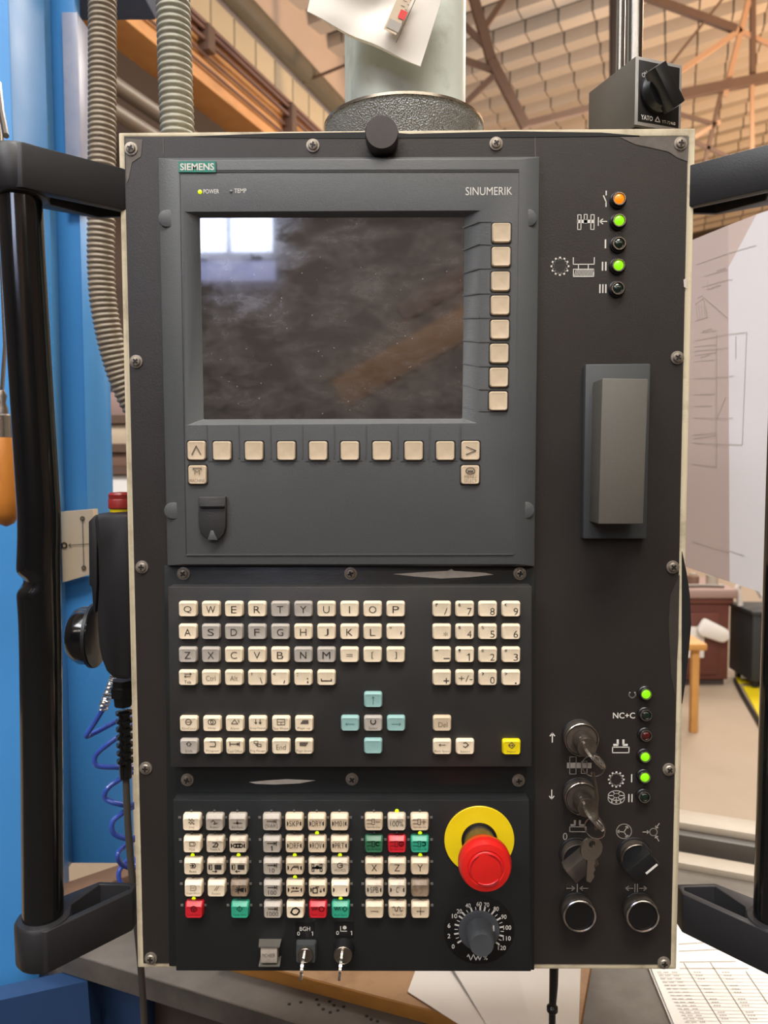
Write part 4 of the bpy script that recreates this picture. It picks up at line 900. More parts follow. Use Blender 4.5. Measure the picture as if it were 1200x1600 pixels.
FN = [((294.5, 1131.5), 'Alarm Cancel', lambda k: (k.arc(0, -4, 4.5, 1), k.line(1, (-4, -4), (4, -4)), cap2('AlarmCancel')(k))),
      ((331, 1131.5), 'Help', lambda k: (k.arc(-2, -4, 4, 1), k.arc(2, -4, 4, 1), cap2('Help', wd=12)(k))),
      ((366.5, 1131.5), 'Alarm', lambda k: (k.line(1, (-5, -1), (0, -8), (5, -1), close=True), k.arc(4, -5, 3, .8, -40, 60), cap2('Alarm', wd=14)(k))),
      ((402.5, 1131.5), 'Group Channel', lambda k: (k.arrow(1.2, -3, -8, -3, -1, 3), k.arrow(1.2, 4, -8, 4, -1, 3), cap2('Group Channel', wd=24)(k))),
      ((439, 1131.5), 'Next Window', lambda k: (k.orect(0, -4, 12, 9, .9), k.line(.9, (-6, -4), (6, -4)), k.line(.9, (0, -4), (0, 0)), cap2('Next Window', wd=24)(k))),
      ((475, 1131.5), 'Page up', lambda k: (k.poly((-6, -1), (-2, -7), (7, -7), (7, -1)), cap2('Page up', wd=20)(k))),
      ((332, 1167), 'Program', lambda k: (k.line(1.3, (-4, -9), (4, -9), (5, -5), (4, -1), (-4, -1)), cap2('Program', wd=20)(k))),
      ((367, 1167), 'Tool Offset', lambda k: (k.arrow(1.4, -8, -5, 6, -5, 3), k.line(1.4, (-8, -8), (-8, -2)), k.line(1.4, (7, -8), (7, -2)), cap2('Tool Offset', wd=24)(k))),
      ((403, 1167), 'Prog Manager', lambda k: (k.orect(-3, -8, 6, 4, 1), k.orect(2, -3, 6, 4, 1), k.line(1, (-3, -6), (-3, -3), (0, -3)), cap2('Prog Manager', wd=24)(k))),
      ((439, 1167), 'End', lambda k: k.text('End', 0, 0, 15, 8, 0)),
      ((475, 1167), 'Page down', lambda k: (k.poly((-7, -8), (7, -8), (3, -2), (-7, -2)), cap2('Page down', wd=24)(k)))]
for (x, y), s, fn in FN: kkey(kb, x, y, 'key_cream', s + ' key', fn, 'ink_mid')
kkey(kb, 295, 1167, 'key_grey', 'grey Shift key', lambda k: (k.line(1, (-2, -2), (-2, -5), (-4, -5), (0, -9), (4, -5), (2, -5), (2, -2), close=True), cap2('Shift', wd=12)(k)), 'ink_mid')
kkey(kb, 583, 1094, 'key_cyan', 'pale cyan up arrow key', lambda k: k.arrow(.9, 0, 6, 0, -6, 3), 'ink_cyan')
kkey(kb, 547, 1131, 'key_cyan', 'pale cyan left arrow key', lambda k: k.arrow(.9, 7, 0, -7, 0, 3), 'ink_cyan')
kkey(kb, 619, 1131, 'key_cyan', 'pale cyan right arrow key', lambda k: k.arrow(.9, -7, 0, 7, 0, 3), 'ink_cyan')
kkey(kb, 583, 1166.5, 'key_cyan', 'blank pale cyan down key')
kkey(kb, 583, 1131, 'key_grey', 'Select key', lambda k: (k.arc(0, -4, 4, 1.3, -220, 40), cap2('Select', wd=14)(k)), 'ink_dark')
kkey(kb, 691, 1131, 'key_beige', 'Del key', lambda k: k.text('Del', 1, 1, 14, 8, 0), 'ink_mid')
kkey(kb, 691, 1167.5, 'key_cream', 'Back Space key', lambda k: (k.arrow(1, 5, -4, -5, -4, 3), cap2('Back Space', wd=24)(k)), 'ink_mid')
kkey(kb, 727, 1167.5, 'key_cream', 'Insert key', lambda k: (k.line(1.2, (-3, -7), (1, -8), (5, -4), (0, 0), (-3, -2)), cap2('Insert', wd=15)(k)), 'ink_dark')
kkey(kb, 799.5, 1168, 'key_yellow', 'yellow Input key', lambda k: (k.line(1.1, (0, -9), (5, -4), (0, 1), (-5, -4), close=True), k.arrow(1, -5, -4, 2, -4, 2), cap2('Input', wd=14)(k)), 'ink_mid')

# ================================================================== MACHINE CONTROL PANEL
mc = thing('machine_control_panel', 'black machine control panel with emergency stop, feed dial and three key blocks', 'control panel', P(550, 1516, -.01))
pol = [(270, 1250), (827, 1250), (830, 1518), (275, 1517)]
mb = MB(); a = pp(pol, KY); mb.loops([a, [Vector((p.x, -.0028, p.z)) for p in a]]); part('faceplate', mb, 'unit_black', mc, bevel=.0007)
RY = (1284.5, 1319, 1353.5, 1388, 1421.5)
def mx(base, r_, c_): return (299 + .9 * r_ + 35.9 * c_) if base == 0 else (424 + .45 * r_ + 35.4 * c_) if base == 1 else (584 + .3 * r_ + 35.9 * c_)
def notch(k): k.poly((-11.5, -4), (-9.5, -2.5), (-9, 0), (-9.5, 2.5), (-11.5, 4)); k.poly((11.5, -4), (9.5, -2.5), (9, 0), (9.5, 2.5), (11.5, 4))
def cap3(s, wd=20, y=6): return lambda k: k.text(s, 0, y, wd, 4.2, 0)
def wavy(k, x, y, w_, h, n): k.line(1.1, *[(x - w_ / 2 + w_ * i / (n * 6), y - h / 2 * math.sin(2 * pi * i / 6)) for i in range(n * 6 + 1)])
def stepk(s, wd): return lambda k: (k.arrow(1.3, -7, -4, 6, -4, 3), k.line(1.3, (7.5, -7), (7.5, -1)), k.text(s, 0, 4.5, wd, 7, 0))
def lab(s, wd=15): return lambda k: (notch(k), k.text(s, 0, 0, wd, 9, .0))
def spin(k): k.line(.9, (-11, -6), (-4, -6)); k.line(.9, (-11, 0), (-4, 0)); k.orect(-1, -3, 4, 9, 1)
MK = [
 (0, 0, 0, 'key_cream', 'Jog', lambda k: (wavy(k, 0, -6, 9, 4, 2), wavy(k, 0, -1, 9, 4, 2), cap3('Jog', 9)(k)), 'ink_faint'),
 (0, 0, 1, 'key_grey_mcp', 'Repos', lambda k: (k.line(1.2, (-5, -3), (-2, -6), (1, -2), (-1, 1), (5, -1)), cap3('Repos', 14)(k)), 'ink_mid'),
 (0, 0, 2, 'key_grey_mcp', 'Ref Point', lambda k: (k.line(1.3, (-6, -1), (7, -1)), k.line(1.1, (0, -6), (0, 1)), k.disc(0, -1, 2), cap3('Ref Point', 18)(k)), 'ink_mid'),
 (0, 1, 0, 'key_cream', 'MDA', lambda k: (k.orect(0, -3, 6, 5, .9), k.line(.9, (-4, -6), (4, -6), (6, -3), (4, 1), (-4, 1), close=True), cap3('MDA', 10)(k)), 'ink_faint'),
 (0, 1, 1, 'key_worn', 'Teach In', lambda k: (k.line(1.4, (-4, -5), (3, -5), (5, -2), (3, 2), (-4, 2)), k.line(1.2, (-3, 2), (2, -4)), cap3('Teach In', 16)(k)), 'ink_dark'),
 (0, 1, 2, 'key_worn', 'conveyor symbol', lambda k: (notch(k), k.arc(-5, 0, 2.6, 1.4, n=12), k.arc(0, 0, 2.6, 1.4, n=12), k.arc(5, 0, 2.6, 1.4, n=12), k.line(1.2, (-5, -3), (5, -3)), k.line(1.2, (-5, 3), (5, 3))), 'ink_black'),
 (0, 2, 0, 'key_cream', 'Auto', lambda k: (k.line(1.2, (-3, -7), (3, -7), (5, -3.5), (3, 0), (-3, 0)), k.arrow(1.4, -4, -3.5, 2, -3.5, 3), cap3('Auto', 12)(k)), 'ink_dark'),
 (0, 2, 1, 'key_worn', 'tailstock right symbol', lambda k: (k.rect(4, -1, 11, 8), k.rect(-10, -1, 2.5, 8), k.line(1, (-8, -5), (-6, -5), (-6, 3), (-8, 3)), k.arrow(1.2, -5, 6, 2, 6, 3)), 'ink_dark'),
 (0, 2, 2, 'key_worn', 'tailstock left symbol', lambda k: (k.rect(4, -1, 11, 8), k.rect(-10, -1, 2.5, 8), k.line(1, (-8, -5), (-6, -5), (-6, 3), (-8, 3)), k.arrow(1.2, 2, 6, -5, 6, 3)), 'ink_dark'),
 (0, 3, 0, 'key_cream', 'Single Block', lambda k: (k.line(1, (-4, -7), (3, -7), (5, -3), (3, 1), (-4, 1), close=True), k.line(1, (-3, -3), (2, -3)), cap3('Single Block', 22)(k)), 'ink_faint'),
 (0, 3, 1, 'key_cream', 'Reset', lambda k: (k.line(1, (-3, 1), (2, -6)), k.line(1, (0, 1), (5, -6)), cap3('Reset', 14)(k)), 'ink_faint'),
 (0, 3, 2, 'key_brown', 'coolant star symbol', lambda k: ([k.line(1.3, (0, 0), (6 * math.cos(R(a)), 6 * math.sin(R(a)))) for a in (110, 150, 190, 230, 270)], k.poly((1, -2), (8, -4), (7, 4), (1, 2)), k.rect(10.5, 0, 2, 7)), 'ink_black'),
 (0, 4, 0, 'key_red', 'red Cycle Stop', lambda k: (k.arc(0, -4, 4.5, 1.2), k.line(1, (-2.5, -5.5), (2.5, -5.5), (0, -1.5), close=True), cap3('Cycle Stop', 21)(k)), 'ink_on_red'),
 (0, 4, 2, 'key_green', 'green Cycle Start', lambda k: (k.line(1.1, (0, -8.5), (4.5, -4), (0, .5), (-4.5, -4), close=True), k.line(1, (0, -6), (0, -2)), cap3('Cycle Start', 21)(k)), 'ink_on_green'),
 (1, 0, 0, 'key_grey_mcp', 'VAR', stepk('[VAR]', 19), 'ink_mid'), (1, 1, 0, 'key_grey_mcp', 'step 1', stepk('1', 2.5), 'ink_dark'), (1, 2, 0, 'key_grey_mcp', 'step 10', stepk('10', 8), 'ink_dark'),
 (1, 3, 0, 'key_grey_mcp', 'step 100', stepk('100', 13), 'ink_dark'), (1, 4, 0, 'key_grey_mcp', 'step 1000', stepk('1000', 18), 'ink_dark'),
 (1, 0, 1, 'key_beige', 'SKP', lab('SKP'), 'ink_dark'), (1, 0, 2, 'key_beige', 'DRY', lab('DRY'), 'ink_dark'), (1, 0, 3, 'key_beige', 'M01', lab('M01'), 'ink_dark'),
 (1, 1, 1, 'key_beige', 'DRF', lab('DRF'), 'ink_dark'), (1, 1, 2, 'key_beige', 'ROV', lab('ROV'), 'ink_dark'), (1, 1, 3, 'key_beige', 'PRT', lab('PRT'), 'ink_dark'),
 (1, 2, 1, 'key_beige', 'coolant nozzle symbol', lambda k: (notch(k), k.line(1.3, (-6, 4), (-3, -1), (6, -1), (6, 2)), k.line(1, (-2, -3), (6, -3))), 'ink_black'),
 (1, 2, 2, 'key_worn', 'chuck symbol', lambda k: (k.rect(0, 0, 16, 3), k.orect(-7, 0, 3, 12, 1.1), k.orect(6, 0, 3, 12, 1.1), k.disc(0, -1, 3)), 'ink_black'),
 (1, 2, 3, 'key_worn', 'WCS MCS', lambda k: (k.arc(0, -4, 4, 1.2), k.line(1.2, (0, -4), (3, -4)), k.text('WCS MCS', 0, 4, 18, 4.5, 0)), 'ink_mid'),
 (1, 3, 1, 'key_beige', 'clamp symbol', lambda k: (notch(k), k.arrow(1.1, -6, -3, -1, -3, 2.5), k.arrow(1.1, 6, -3, 1, -3, 2.5), k.line(1.3, (-6, 4), (-4, 2), (6, 2))), 'ink_black'),
 (1, 3, 2, 'key_beige', 'box down symbol', lambda k: (notch(k), k.orect(-4, 1, 7, 8, 1.5), k.line(1.4, (-3, -5), (2, -5)), k.arrow(1, 5, -1, 5, 4, 2.5)), 'ink_black'),
 (1, 3, 3, 'key_cream', 'blank notched', lambda k: notch(k), 'ink_black'),
 (1, 4, 1, 'key_cream', 'hand-drawn loop symbol', lambda k: k.line(2.4, (-7, 2), (-4, -4), (1, -6), (6, -3), (7, 0), (3, 5), (-2, 6), close=True), 'ink_black'),
 (1, 4, 2, 'key_red', 'red Feed Stop', lambda k: (k.line(1.2, (-10, -7), (-8, -2), (-6, -7), (-4, -2), (-2, -7), (0, -2)), k.arc(6, -4, 4, 1.2), cap3('Feed Stop', 20)(k)), 'ink_on_red'),
 (1, 4, 3, 'key_green', 'green Feed Start', lambda k: (k.line(1.2, (-10, -7), (-8, -2), (-6, -7), (-4, -2), (-2, -7), (0, -2)), k.line(1.1, (7, -8), (11, -4), (7, 0), (3, -4), close=True), cap3('Feed Start', 20)(k)), 'ink_on_green'),
 (2, 0, 0, 'key_beige', 'Spindle Dec', lambda k: (spin(k), k.line(1, (3, -3), (10, -3)), cap3('Spindle Dec', 21)(k)), 'ink_mid'),
 (2, 0, 1, 'key_worn', '100%', lambda k: k.text('100%', 0, 0, 21, 9, 0), 'ink_dark'),
 (2, 0, 2, 'key_beige', 'Spindle Inc', lambda k: (spin(k), k.line(1, (3, -3), (10, -3)), k.line(1, (6.5, -7), (6.5, 1)), cap3('Spindle Inc', 21)(k)), 'ink_mid'),
 (2, 1, 0, 'key_dark_green', 'dark green Spindle Right', lambda k: (spin(k), k.arc(6, -3, 3, 1.2, 40, 320), cap3('Spindle Right', 22)(k)), 'ink_black'),
 (2, 1, 1, 'key_red', 'red Spindle Stop', lambda k: (spin(k), k.arc(7, -3, 3.6, 1.4), k.disc(7, -3, 1.5), cap3('Spindle Stop', 22)(k)), 'ink_on_red'),
 (2, 1, 2, 'key_green', 'green Spindle Left', lambda k: (spin(k), k.arc(6, -3, 3, 1.4, -140, 140), cap3('Spindle Left', 22)(k)), 'ink_on_green'),
 (2, 2, 0, 'key_beige', 'X', lambda k: k.text('X', 0, 0, 9, 11, 0), 'ink_dark'), (2, 2, 1, 'key_beige', 'Z', lambda k: k.text('Z', 0, 0, 9, 11, 0), 'ink_dark'), (2, 2, 2, 'key_beige', 'Y', lambda k: k.text('Y', 0, 0, 9, 11, 0), 'ink_dark'),
 (2, 3, 0, 'key_worn', 'SPB', lab('SPB', 13), 'ink_dark'), (2, 3, 1, 'key_worn', 'C', lab('C', 4), 'ink_dark'), (2, 3, 2, 'key_brown', 'worn brown blank', None, 'ink_dark'),
 (2, 4, 0, 'key_beige', 'minus', lambda k: k.line(1.1, (-6, 0), (6, 0)), 'ink_mid'), (2, 4, 1, 'key_beige', 'Rapid', lambda k: (k.line(1.1, (-8, -6), (-6, -8), (-4, -6), (-4, -2), (-2, 0), (0, -2), (0, -6), (2, -8), (4, -6), (4, -2), (6, 0), (8, -2)), cap3('Rapid', 15)(k)), 'ink_mid'),
 (2, 4, 2, 'key_beige', 'plus', lambda k: (k.line(1.1, (-6, 0), (6, 0)), k.line(1.1, (0, -6), (0, 6))), 'ink_mid')]
LIT = {(0, 2, 0), (0, 2, 2), (1, 2, 1), (1, 2, 3), (1, 1, 2), (2, 1, 2), (1, 3, 1), (0, 4, 0), (1, 4, 3), (2, 0, 1), (2, 2, 2)}
mb = MB(); mb.box(-2.2 * kk2, 2.2 * kk2, -.0006, .0002, -1.8 * kk2, 1.8 * kk2); tab_me = mb.mesh('guide_tab', 'led_tiny_off', smooth=0)
for b_, r_, c_, m, s, fn, im in MK:
    x = mx(b_, r_, c_); y = RY[r_]
    kkey(mc, x, y + 1, m, s + ' key', fn, im, wd=29.5, ht=25, dep=.0062, up=.0016)
    lit = (b_, r_, c_) in LIT
    dot(mc, x + .2, y - 17.5, KY, 3.3 if lit else 2.4, 'led_yellow' if lit else 'led_hole', lb='lit yellow-green light' if lit else None)
for b_, nc in ((0, 3), (1, 4), (2, 3)):
    for r_ in range(5):
        for c_ in range(nc + 1): link('guide_tab', tab_me, mc, P(mx(b_, r_, c_) - 18, RY[r_] - 7.5, KY))
# emergency stop
Y0 = KY; c = P(749, 1313, Y0 - .001); c.y = Y0
es = part('emergency_stop', MB().lathe(c, (0, -1, 0), [(0, 56 * kk2), (.0008, 56 * kk2), (.0011, 55.4 * kk2), (.0011, 29 * kk2), (.0004, 28 * kk2), (.0004, .0001)], 72), 'estop_yellow', mc, loc=c, label='emergency stop with yellow ring and red mushroom head')
mb = MB(); mb.lathe(c, (0, -1, 0), [(.0005, 28.5 * kk2), (.002, 28.3 * kk2), (.002, 25 * kk2)], 48); part('inner_ring', mb, 'plastic_black', es, loc=c)
mb = MB(); mb.lathe(c, (0, -1, 0), [(.0005, .0132), (.022, .0132), (.028, .0150)], 40); part('stem', mb, 'steel_worn', es, loc=c)
mb = MB(); mb.lathe(c, (0, -1, 0), [(.022, .0150), (.024, .0170), (.028, .0185), (.031, .0195), (.034, .0212), (.040, .0216), (.043, .0212), (.0465, .0195), (.0475, .0150), (.0470, .0138), (.0478, .0132), (.0485, .008), (.0487, .0001)], 56); hdp = part('head', mb, 'estop_red', es, loc=c)
mb = MB()
for q in range(3):
    pts = [c + Vector((.0128 * math.cos(R(q * 120 + a)), -.0484, .0128 * math.sin(R(q * 120 + a)))) for a in range(0, 85, 8)]
    mb.tube(pts, .0006, 6)
part('arrow_relief', mb, 'key_red', es, loc=c)
# feed dial
c = P(748.5, 1453, Y0); c.y = Y0
fd = part('feed_dial', MB().lathe(c, (0, -1, 0), [(0, 57 * kk2), (.0004, 57 * kk2), (.0005, 56.5 * kk2), (.0005, .0001)], 64), 'pure_black', mc, loc=c, label='feed override dial marked 0 to 120')
ik = Ink(c + Vector((0, -.0008, 0)), (1, 0, 0), (0, 0, 1), kk2); big = {0, 2, 4, 6, 7, 9, 11, 12, 14, 16, 18, 20, 22}
for i in range(23):
    a = R(211 - 11.22 * i); r0, r1 = (34, 40) if i in big else (35, 39.5); ik.line(2.8 if i in big else 1.2, (r0 * math.cos(a), -r0 * math.sin(a)), (r1 * math.cos(a), -r1 * math.sin(a)))
for s, x, y in (('0', 706.6, 1480), ('2', 699.8, 1462.5), ('6', 699.8, 1445), ('10', 708.8, 1429), ('20', 716.5, 1421), ('40', 730.4, 1411.5), ('60', 748.3, 1408.8), ('70', 760.3, 1410), ('80', 775.7, 1416.8), ('90', 788.3, 1430), ('100', 794, 1448), ('110', 793.4, 1466), ('120', 785.5, 1482)):
    ik.text(s, x - 748.5, y - 1453, 4.5 + 4 * (len(s) - 1), 7.5, .02)
ik.line(1.3, (-19, 44), (-17, 40), (-13.5, 50), (-9, 40), (-5, 50), (-1.5, 42), (1, 50), (4, 43)); ik.text('%', 10.5, 46, 7, 7, .01)
mark('scale', ik, 'ink_white', fd)
c2 = P(748.8, 1455, Y0 - .002); c2.y = Y0
mb = MB(); mb.lathe(c2, (0, -1, 0), [(.0005, 33.5 * kk2), (.002, 33 * kk2), (.0024, 31 * kk2), (.0024, 22.5 * kk2)], 48); part('skirt', mb, 'dial_grey', fd, loc=c2)
mb = MB(); mb.lathe(c2, (0, -1, 0), [(.0022, 22.3 * kk2), (.004, 22 * kk2), (.0205, 19.2 * kk2), (.0217, 18.2 * kk2), (.0217, .0001)], 40); part('knob', mb, 'dial_grey', fd, loc=c2)
mb = MB(); a = R(12); q = c2 + Vector((24 * kk2 * math.cos(a), -.0026, 24 * kk2 * math.sin(a))); mb.bar(q + Vector((0, 0, -4 * kk2)), q + Vector((-.0004, 0, 5 * kk2)), 2.2 * kk2, .0006, up=(0, 1, 0)); part('pointer', mb, 'ink_white', fd, loc=c2, smooth=0)
# square button with metal guard
sb = part('square_button', plate([(405, 1482), (437, 1482), (437, 1508), (405, 1508)], KY - .001, KY), 'plastic_black', mc, label='square steel-framed button')
Y = KY - .011; mb = plate([(407, 1481), (433, 1481), (433, 1505), (407, 1505)], Y, KY); part('cap', mb, 'key_grey_mcp', sb, bevel=.0006)
ik = ink(420, 1493, Y - .0002); ik.text('MCHBER', 0, 0, 21, 6, 0); mark('legend', ik, 'ink_dark', sb)
a = P(405, 1467, KY); b = P(440, 1467, KY); cc = P(404, 1479, KY - .012); dd = P(437, 1479, KY - .012)
mb = MB(); mb.prism([a, b, dd, cc], (0, .0, -.001)); part('guard', mb, 'cover_grey', sb)
mb = MB(); e = P(404, 1509, KY - .010); f_ = P(437, 1509, KY - .010); mb.prism([e, f_, Vector((f_.x, KY, f_.z + .002)), Vector((e.x, KY, e.z + .002))], (0, 0, -.001)); part('guard', mb, 'cover_grey', sb)
# BGH and second key switch
def tagp(x, y, fn): 
    o = part('tag', plate([(x - 15, y - 13), (x + 15, y - 13), (x + 15, y + 11), (x - 15, y + 11)], KY - .0004, KY), 'pure_black', mc); ik = ink(x, y, KY - .0006); fn(ik); mark('lettering', ik, 'ink_white', o)
tagp(476.5, 1455, lambda k: (k.text('BGH', 0, -4, 17, 7, .012), k.text('0', -10.5, 4, 4.5, 6.5, .01), k.text('1', 12, 4, 2.2, 6.5, .01)))
tagp(538, 1454, lambda k: (k.text('0', -11, 4, 4.5, 6.5, .01), k.text('1', 11.5, 4, 2.2, 6.5, .01), k.line(1.3, (-6, -7), (-6, 1), (4, 1)), k.disc(.5, -5, 3.2)))
def small_lock(x, y, sq, label, bx):
    r = 15; c = P(x, y, KY - .010); c.y = KY; k = PXM(KY - .01)
    if sq: o = part('small_key_switch', MB().loops([rrect(c.x, c.z - .0005, .0180, .0165, .002, KY), rrect(c.x, c.z - .0005, .0162, .0160, .002, KY - .007)]), 'cover_dark', mc, loc=c, label=label)
    else: o = part('small_key_switch', MB().lathe(c, (0, -1, 0), [(0, .0095), (.005, .0088), (.009, .0082)], 36), 'plastic_black', mc, loc=c, label=label)
    rr = .0064 if sq else .0078
    mb = MB(); mb.lathe(c, (0, -1, 0), [(.004, rr), (.0102, rr), (.0106, rr * .95), (.0102, rr * .9), (.0102, .0001)], 36); part('lock_barrel', mb, 'steel_worn', o, loc=c)
    return c
c1_ = small_lock(477, 1493, True, 'left small key switch in a square collar', 0); c2_ = small_lock(536, 1493, False, 'right small round key switch', 0)
for c, dx, lb in ((c1_, -.002, 'small steel key in the lock under the BGH tag'), (c2_, -.003, 'small steel key in the rightmost small lock')):
    s = Vector((c.x + dx * .3, KY - .012, c.z + .002)); d1 = Vector((.06, .86, .5)).normalized(); d2 = Vector((.08, -.5, .86)); d2 = (d2 - d1 * d2.dot(d1)).normalized()
    make_key('lock_key', lb, s - d1 * .004, d1, d2, .009, .0085, 'chrome')

# ================================================================== MAGNETIC BASE
zb = P(992, 198, -.002).z
A0 = P(992, 190, .004); yaw = R(20); e1 = Vector((math.cos(yaw), math.sin(yaw), 0)); e2 = Vector((-math.sin(yaw), math.cos(yaw), 0)); ez = Vector((0, 0, 1))
zb = P(600, 203, 0).z + .0006
O = Vector((P(992, 190, .008).x, .008, zb)); Wm, Dm, Hm = .0475, .068, P(992, 87, .008).z - zb
mg = thing('magnetic_base', 'grey magnetic base block with a black turn knob standing on top of the pendant', 'magnetic base', O + e1 * Wm / 2 + e2 * Dm / 2)
q = lambda a, b, z: O + e1 * a + e2 * b + ez * z
mb = MB(); mb.prism([q(0, .001, .005), q(0, .001, Hm), q(Wm, .001, Hm), q(Wm, .001, .005)], e2 * (Dm - .001)); part('block', mb, 'magnet_grey', mg, bevel=.0008)
mb = MB(); mb.prism([q(.002, .002, 0), q(.002, .002, .005), q(Wm - .002, .002, .005), q(Wm - .002, .002, 0)], e2 * (Dm - .004)); part('foot', mb, 'plastic_black', mg)
mb = MB(); mb.prism([q(.0, 0, .006), q(0, 0, Hm), q(Wm, 0, Hm), q(Wm, 0, .006)], e2 * .001); part('face_plate', mb, 'label_silver', mg, bevel=.0008)
mb = MB(); g = .0028; mb.prism([q(g, -.0004, .006 + g), q(g, -.0004, Hm - g), q(Wm - g, -.0004, Hm - g), q(Wm - g, -.0004, .006 + g)], e2 * .0005); part('label_panel', mb, 'pure_black', mg, bevel=.0002)
ik = Ink(q(.0, -.0007, 0), e1, ez, .001)
ik.text('YATO', 11.5, -12.6, 12, 4.0, .03); ik.line(.8, (20, -11), (22.5, -15), (25, -11), close=True); ik.text('YT-72460', 34, -11.8, 14, 2.6, .02)
mark('lettering', ik, 'ink_white', mg); ik = Ink(q(.0, -.0007, 0), e1, ez, .001)
ik.text('ON', 8.5, -Hm * 1000 + 14, 6, 3.6, .01, rot=-.6); ik.poly((13.5, -Hm * 1000 + 10), (17, -Hm * 1000 + 12.5), (13, -Hm * 1000 + 13.5)); mark('lettering', ik, 'ink_white', mg)
kc = q(Wm * .44, 0, Hm * .55)
mb = MB(); mb.lathe(kc, -e2, [(.0005, .0165), (.004, .0165), (.006, .0150), (.009, .0135)], 40); part('knob_base', mb, 'plastic_black', mg)
al = R(125); f1 = e1 * math.cos(al) + ez * math.sin(al); f2 = -e1 * math.sin(al) + ez * math.cos(al)
F = lambda l, w_, h: [kc + f1 * a + f2 * b - e2 * h for a, b in ((l, w_), (-l, w_), (-l, -w_), (l, -w_))]
mb = MB(); mb.loops([F(.0180, .0085, .006), F(.0185, .0078, .011), F(.0180, .0066, .018)]); part('lever', mb, 'plastic_black', mg, bevel=.0012)
rod = thing('chrome_rod', 'upright chrome rod rising from the magnetic base', 'rod', q(Wm * .3, Dm * .4, Hm))
r1 = q(.0205, .030, Hm); mb = MB(); mb.tube([r1, r1 + ez * .5], .0072, 20); part('main_rod', mb, 'rod_steel', rod)
r2 = q(.0, .034, Hm); mb = MB(); mb.tube([q(.019, .048, Hm - .004), q(.019, .048, Hm) + ez * .5], .004, 12); part('thin_rod', mb, 'rod_steel', rod)

# ================================================================== HANDHELD UNIT at the left edge
hh = thing('handheld_unit', 'black handheld control unit with handwheel hanging behind the left edge of the pendant', 'remote control', P(175, 1062, .06))
Yf = .03
mb = plate([(144, 806), (152, 803), (204, 801), (204, 1064), (176, 1062), (164, 1050), (156, 1030), (152, 1010), (150, 985), (149, 958), (152, 915), (150, 860)], Yf, .11); part('body', mb, 'handle_grey', hh, bevel=.005)
mb = plate([(138, 815), (149, 804), (152, 806), (151, 912), (149, 958), (145, 955), (143, 918), (139, 914)], Yf + .003, .107); part('side_panel', mb, 'handle_grey', hh, bevel=.0015)
kh = PXM(.07); c = P(150, 992, .07); c.y = .068
mb = MB(); mb.lathe(c, (-1, 0, 0), [(-.002, 50 * kh), (.002, 49 * kh), (.0035, 46 * kh), (.012, 45.5 * kh), (.018, 42 * kh), (.022, 34 * kh), (.0245, 22 * kh), (.025, 2 * kh)], 48); part('handwheel', mb, 'plastic_black_gloss', hh)
mb = MB(); mb.lathe(c, (-1, 0, 0), [(-.001, 51 * kh), (.0022, 51 * kh), (.003, 48 * kh)], 48); part('wheel_ring', mb, 'handle_grey', hh)
c = P(188, 800, .06); kz = PXM(.06)
mb = MB(); mb.lathe(c, (0, 0, 1), [(-.002, 16 * kz), (.003, 16 * kz)], 32); part('button_collar', mb, 'key_yellow', hh)
mb = MB(); mb.lathe(c, (0, 0, 1), [(.003, 16 * kz), (.004, 18 * kz), (.0115, 18 * kz), (.0125, 17 * kz), (.0165, 17.5 * kz), (.0185, 15 * kz), (.019, 1 * kz)], 32); part('stop_button', mb, 'red_glossy', hh, label='red stop button on top')
kz = PXM(.06); mb = MB()
mb.lathe(P(192, 1062, .06), (0, 0, -1), [(0, 17 * kz), (.006, 17 * kz), (.007, 20 * kz), (.016, 20 * kz), (.017, 16 * kz), (.024, 15 * kz), (.026, 12 * kz)], 6); part('cable_gland', mb, 'plastic_black', hh)
mb = MB(); pr = []
for i in range(7): z = i * .0078; pr += [(z, 9 * kz), (z + .001, 13.5 * kz), (z + .0035, 13.5 * kz), (z + .0045, 9 * kz)]
mb.lathe(P(194, 1110, .06), (0, 0, -1), pr + [(.056, 10 * kz), (.066, 9.5 * kz)], 24); part('strain_relief', mb, 'plastic_black_gloss', hh)
def smooth_path(pts, n=14):
    P_ = [pts[0] * 2 - pts[1]] + pts + [pts[-1] * 2 - pts[-2]]; out = []
    for i in range(1, len(P_) - 2):
        for k in range(n):
            t = k / n; a, b, c, d = P_[i - 1], P_[i], P_[i + 1], P_[i + 2]
            out.append(.5 * ((2 * b) + (c - a) * t + (2 * a - 5 * b + 4 * c - d) * t * t + (3 * b - a - 3 * c + d) * t ** 3))
    return out + [pts[-1]]
mb = MB(); mb.tube(smooth_path([P(196, 1195, .06), P(200, 1290, .06), P(209, 1400, .06), P(220, 1510, .06), P(226, 1620, .06), P(230, 1800, .06)]), 5.5 * kz, 12); part('cable', mb, 'cable_grey', hh)

# blue coiled hose
mb = MB(); Yc = .14
pts = [P(162, 1106, Yc), P(146, 1132, Yc), P(135, 1150, Yc), P(150, 1144, Yc + .01), P(190, 1124, Yc + .02), P(215, 1125, Yc + .03), P(200, 1140, Yc + .01), P(170, 1162, Yc), P(150, 1180, Yc), P(152, 1196, Yc), P(185, 1199, Yc + .01)]
x = [(215, 1200, .03), (190, 1216, .01), (168, 1232, 0), (165, 1248, 0), (190, 1257, .005), (212, 1258, .03), (195, 1268, .01), (176, 1284, 0), (178, 1302, 0), (200, 1311, .01), (215, 1308, .03), (200, 1318, .02), (184, 1334, 0), (190, 1350, .005), (210, 1356, .02),
     (205, 1340, .03), (186, 1362, .02), (192, 1385, .02), (210, 1395, .03)]
pts += [P(a, b, Yc + d) for a, b, d in x]
ho = thing('coiled_hose', 'blue coiled air hose between the blue machine and the pendant', 'hose', P(190, 1385, Yc))
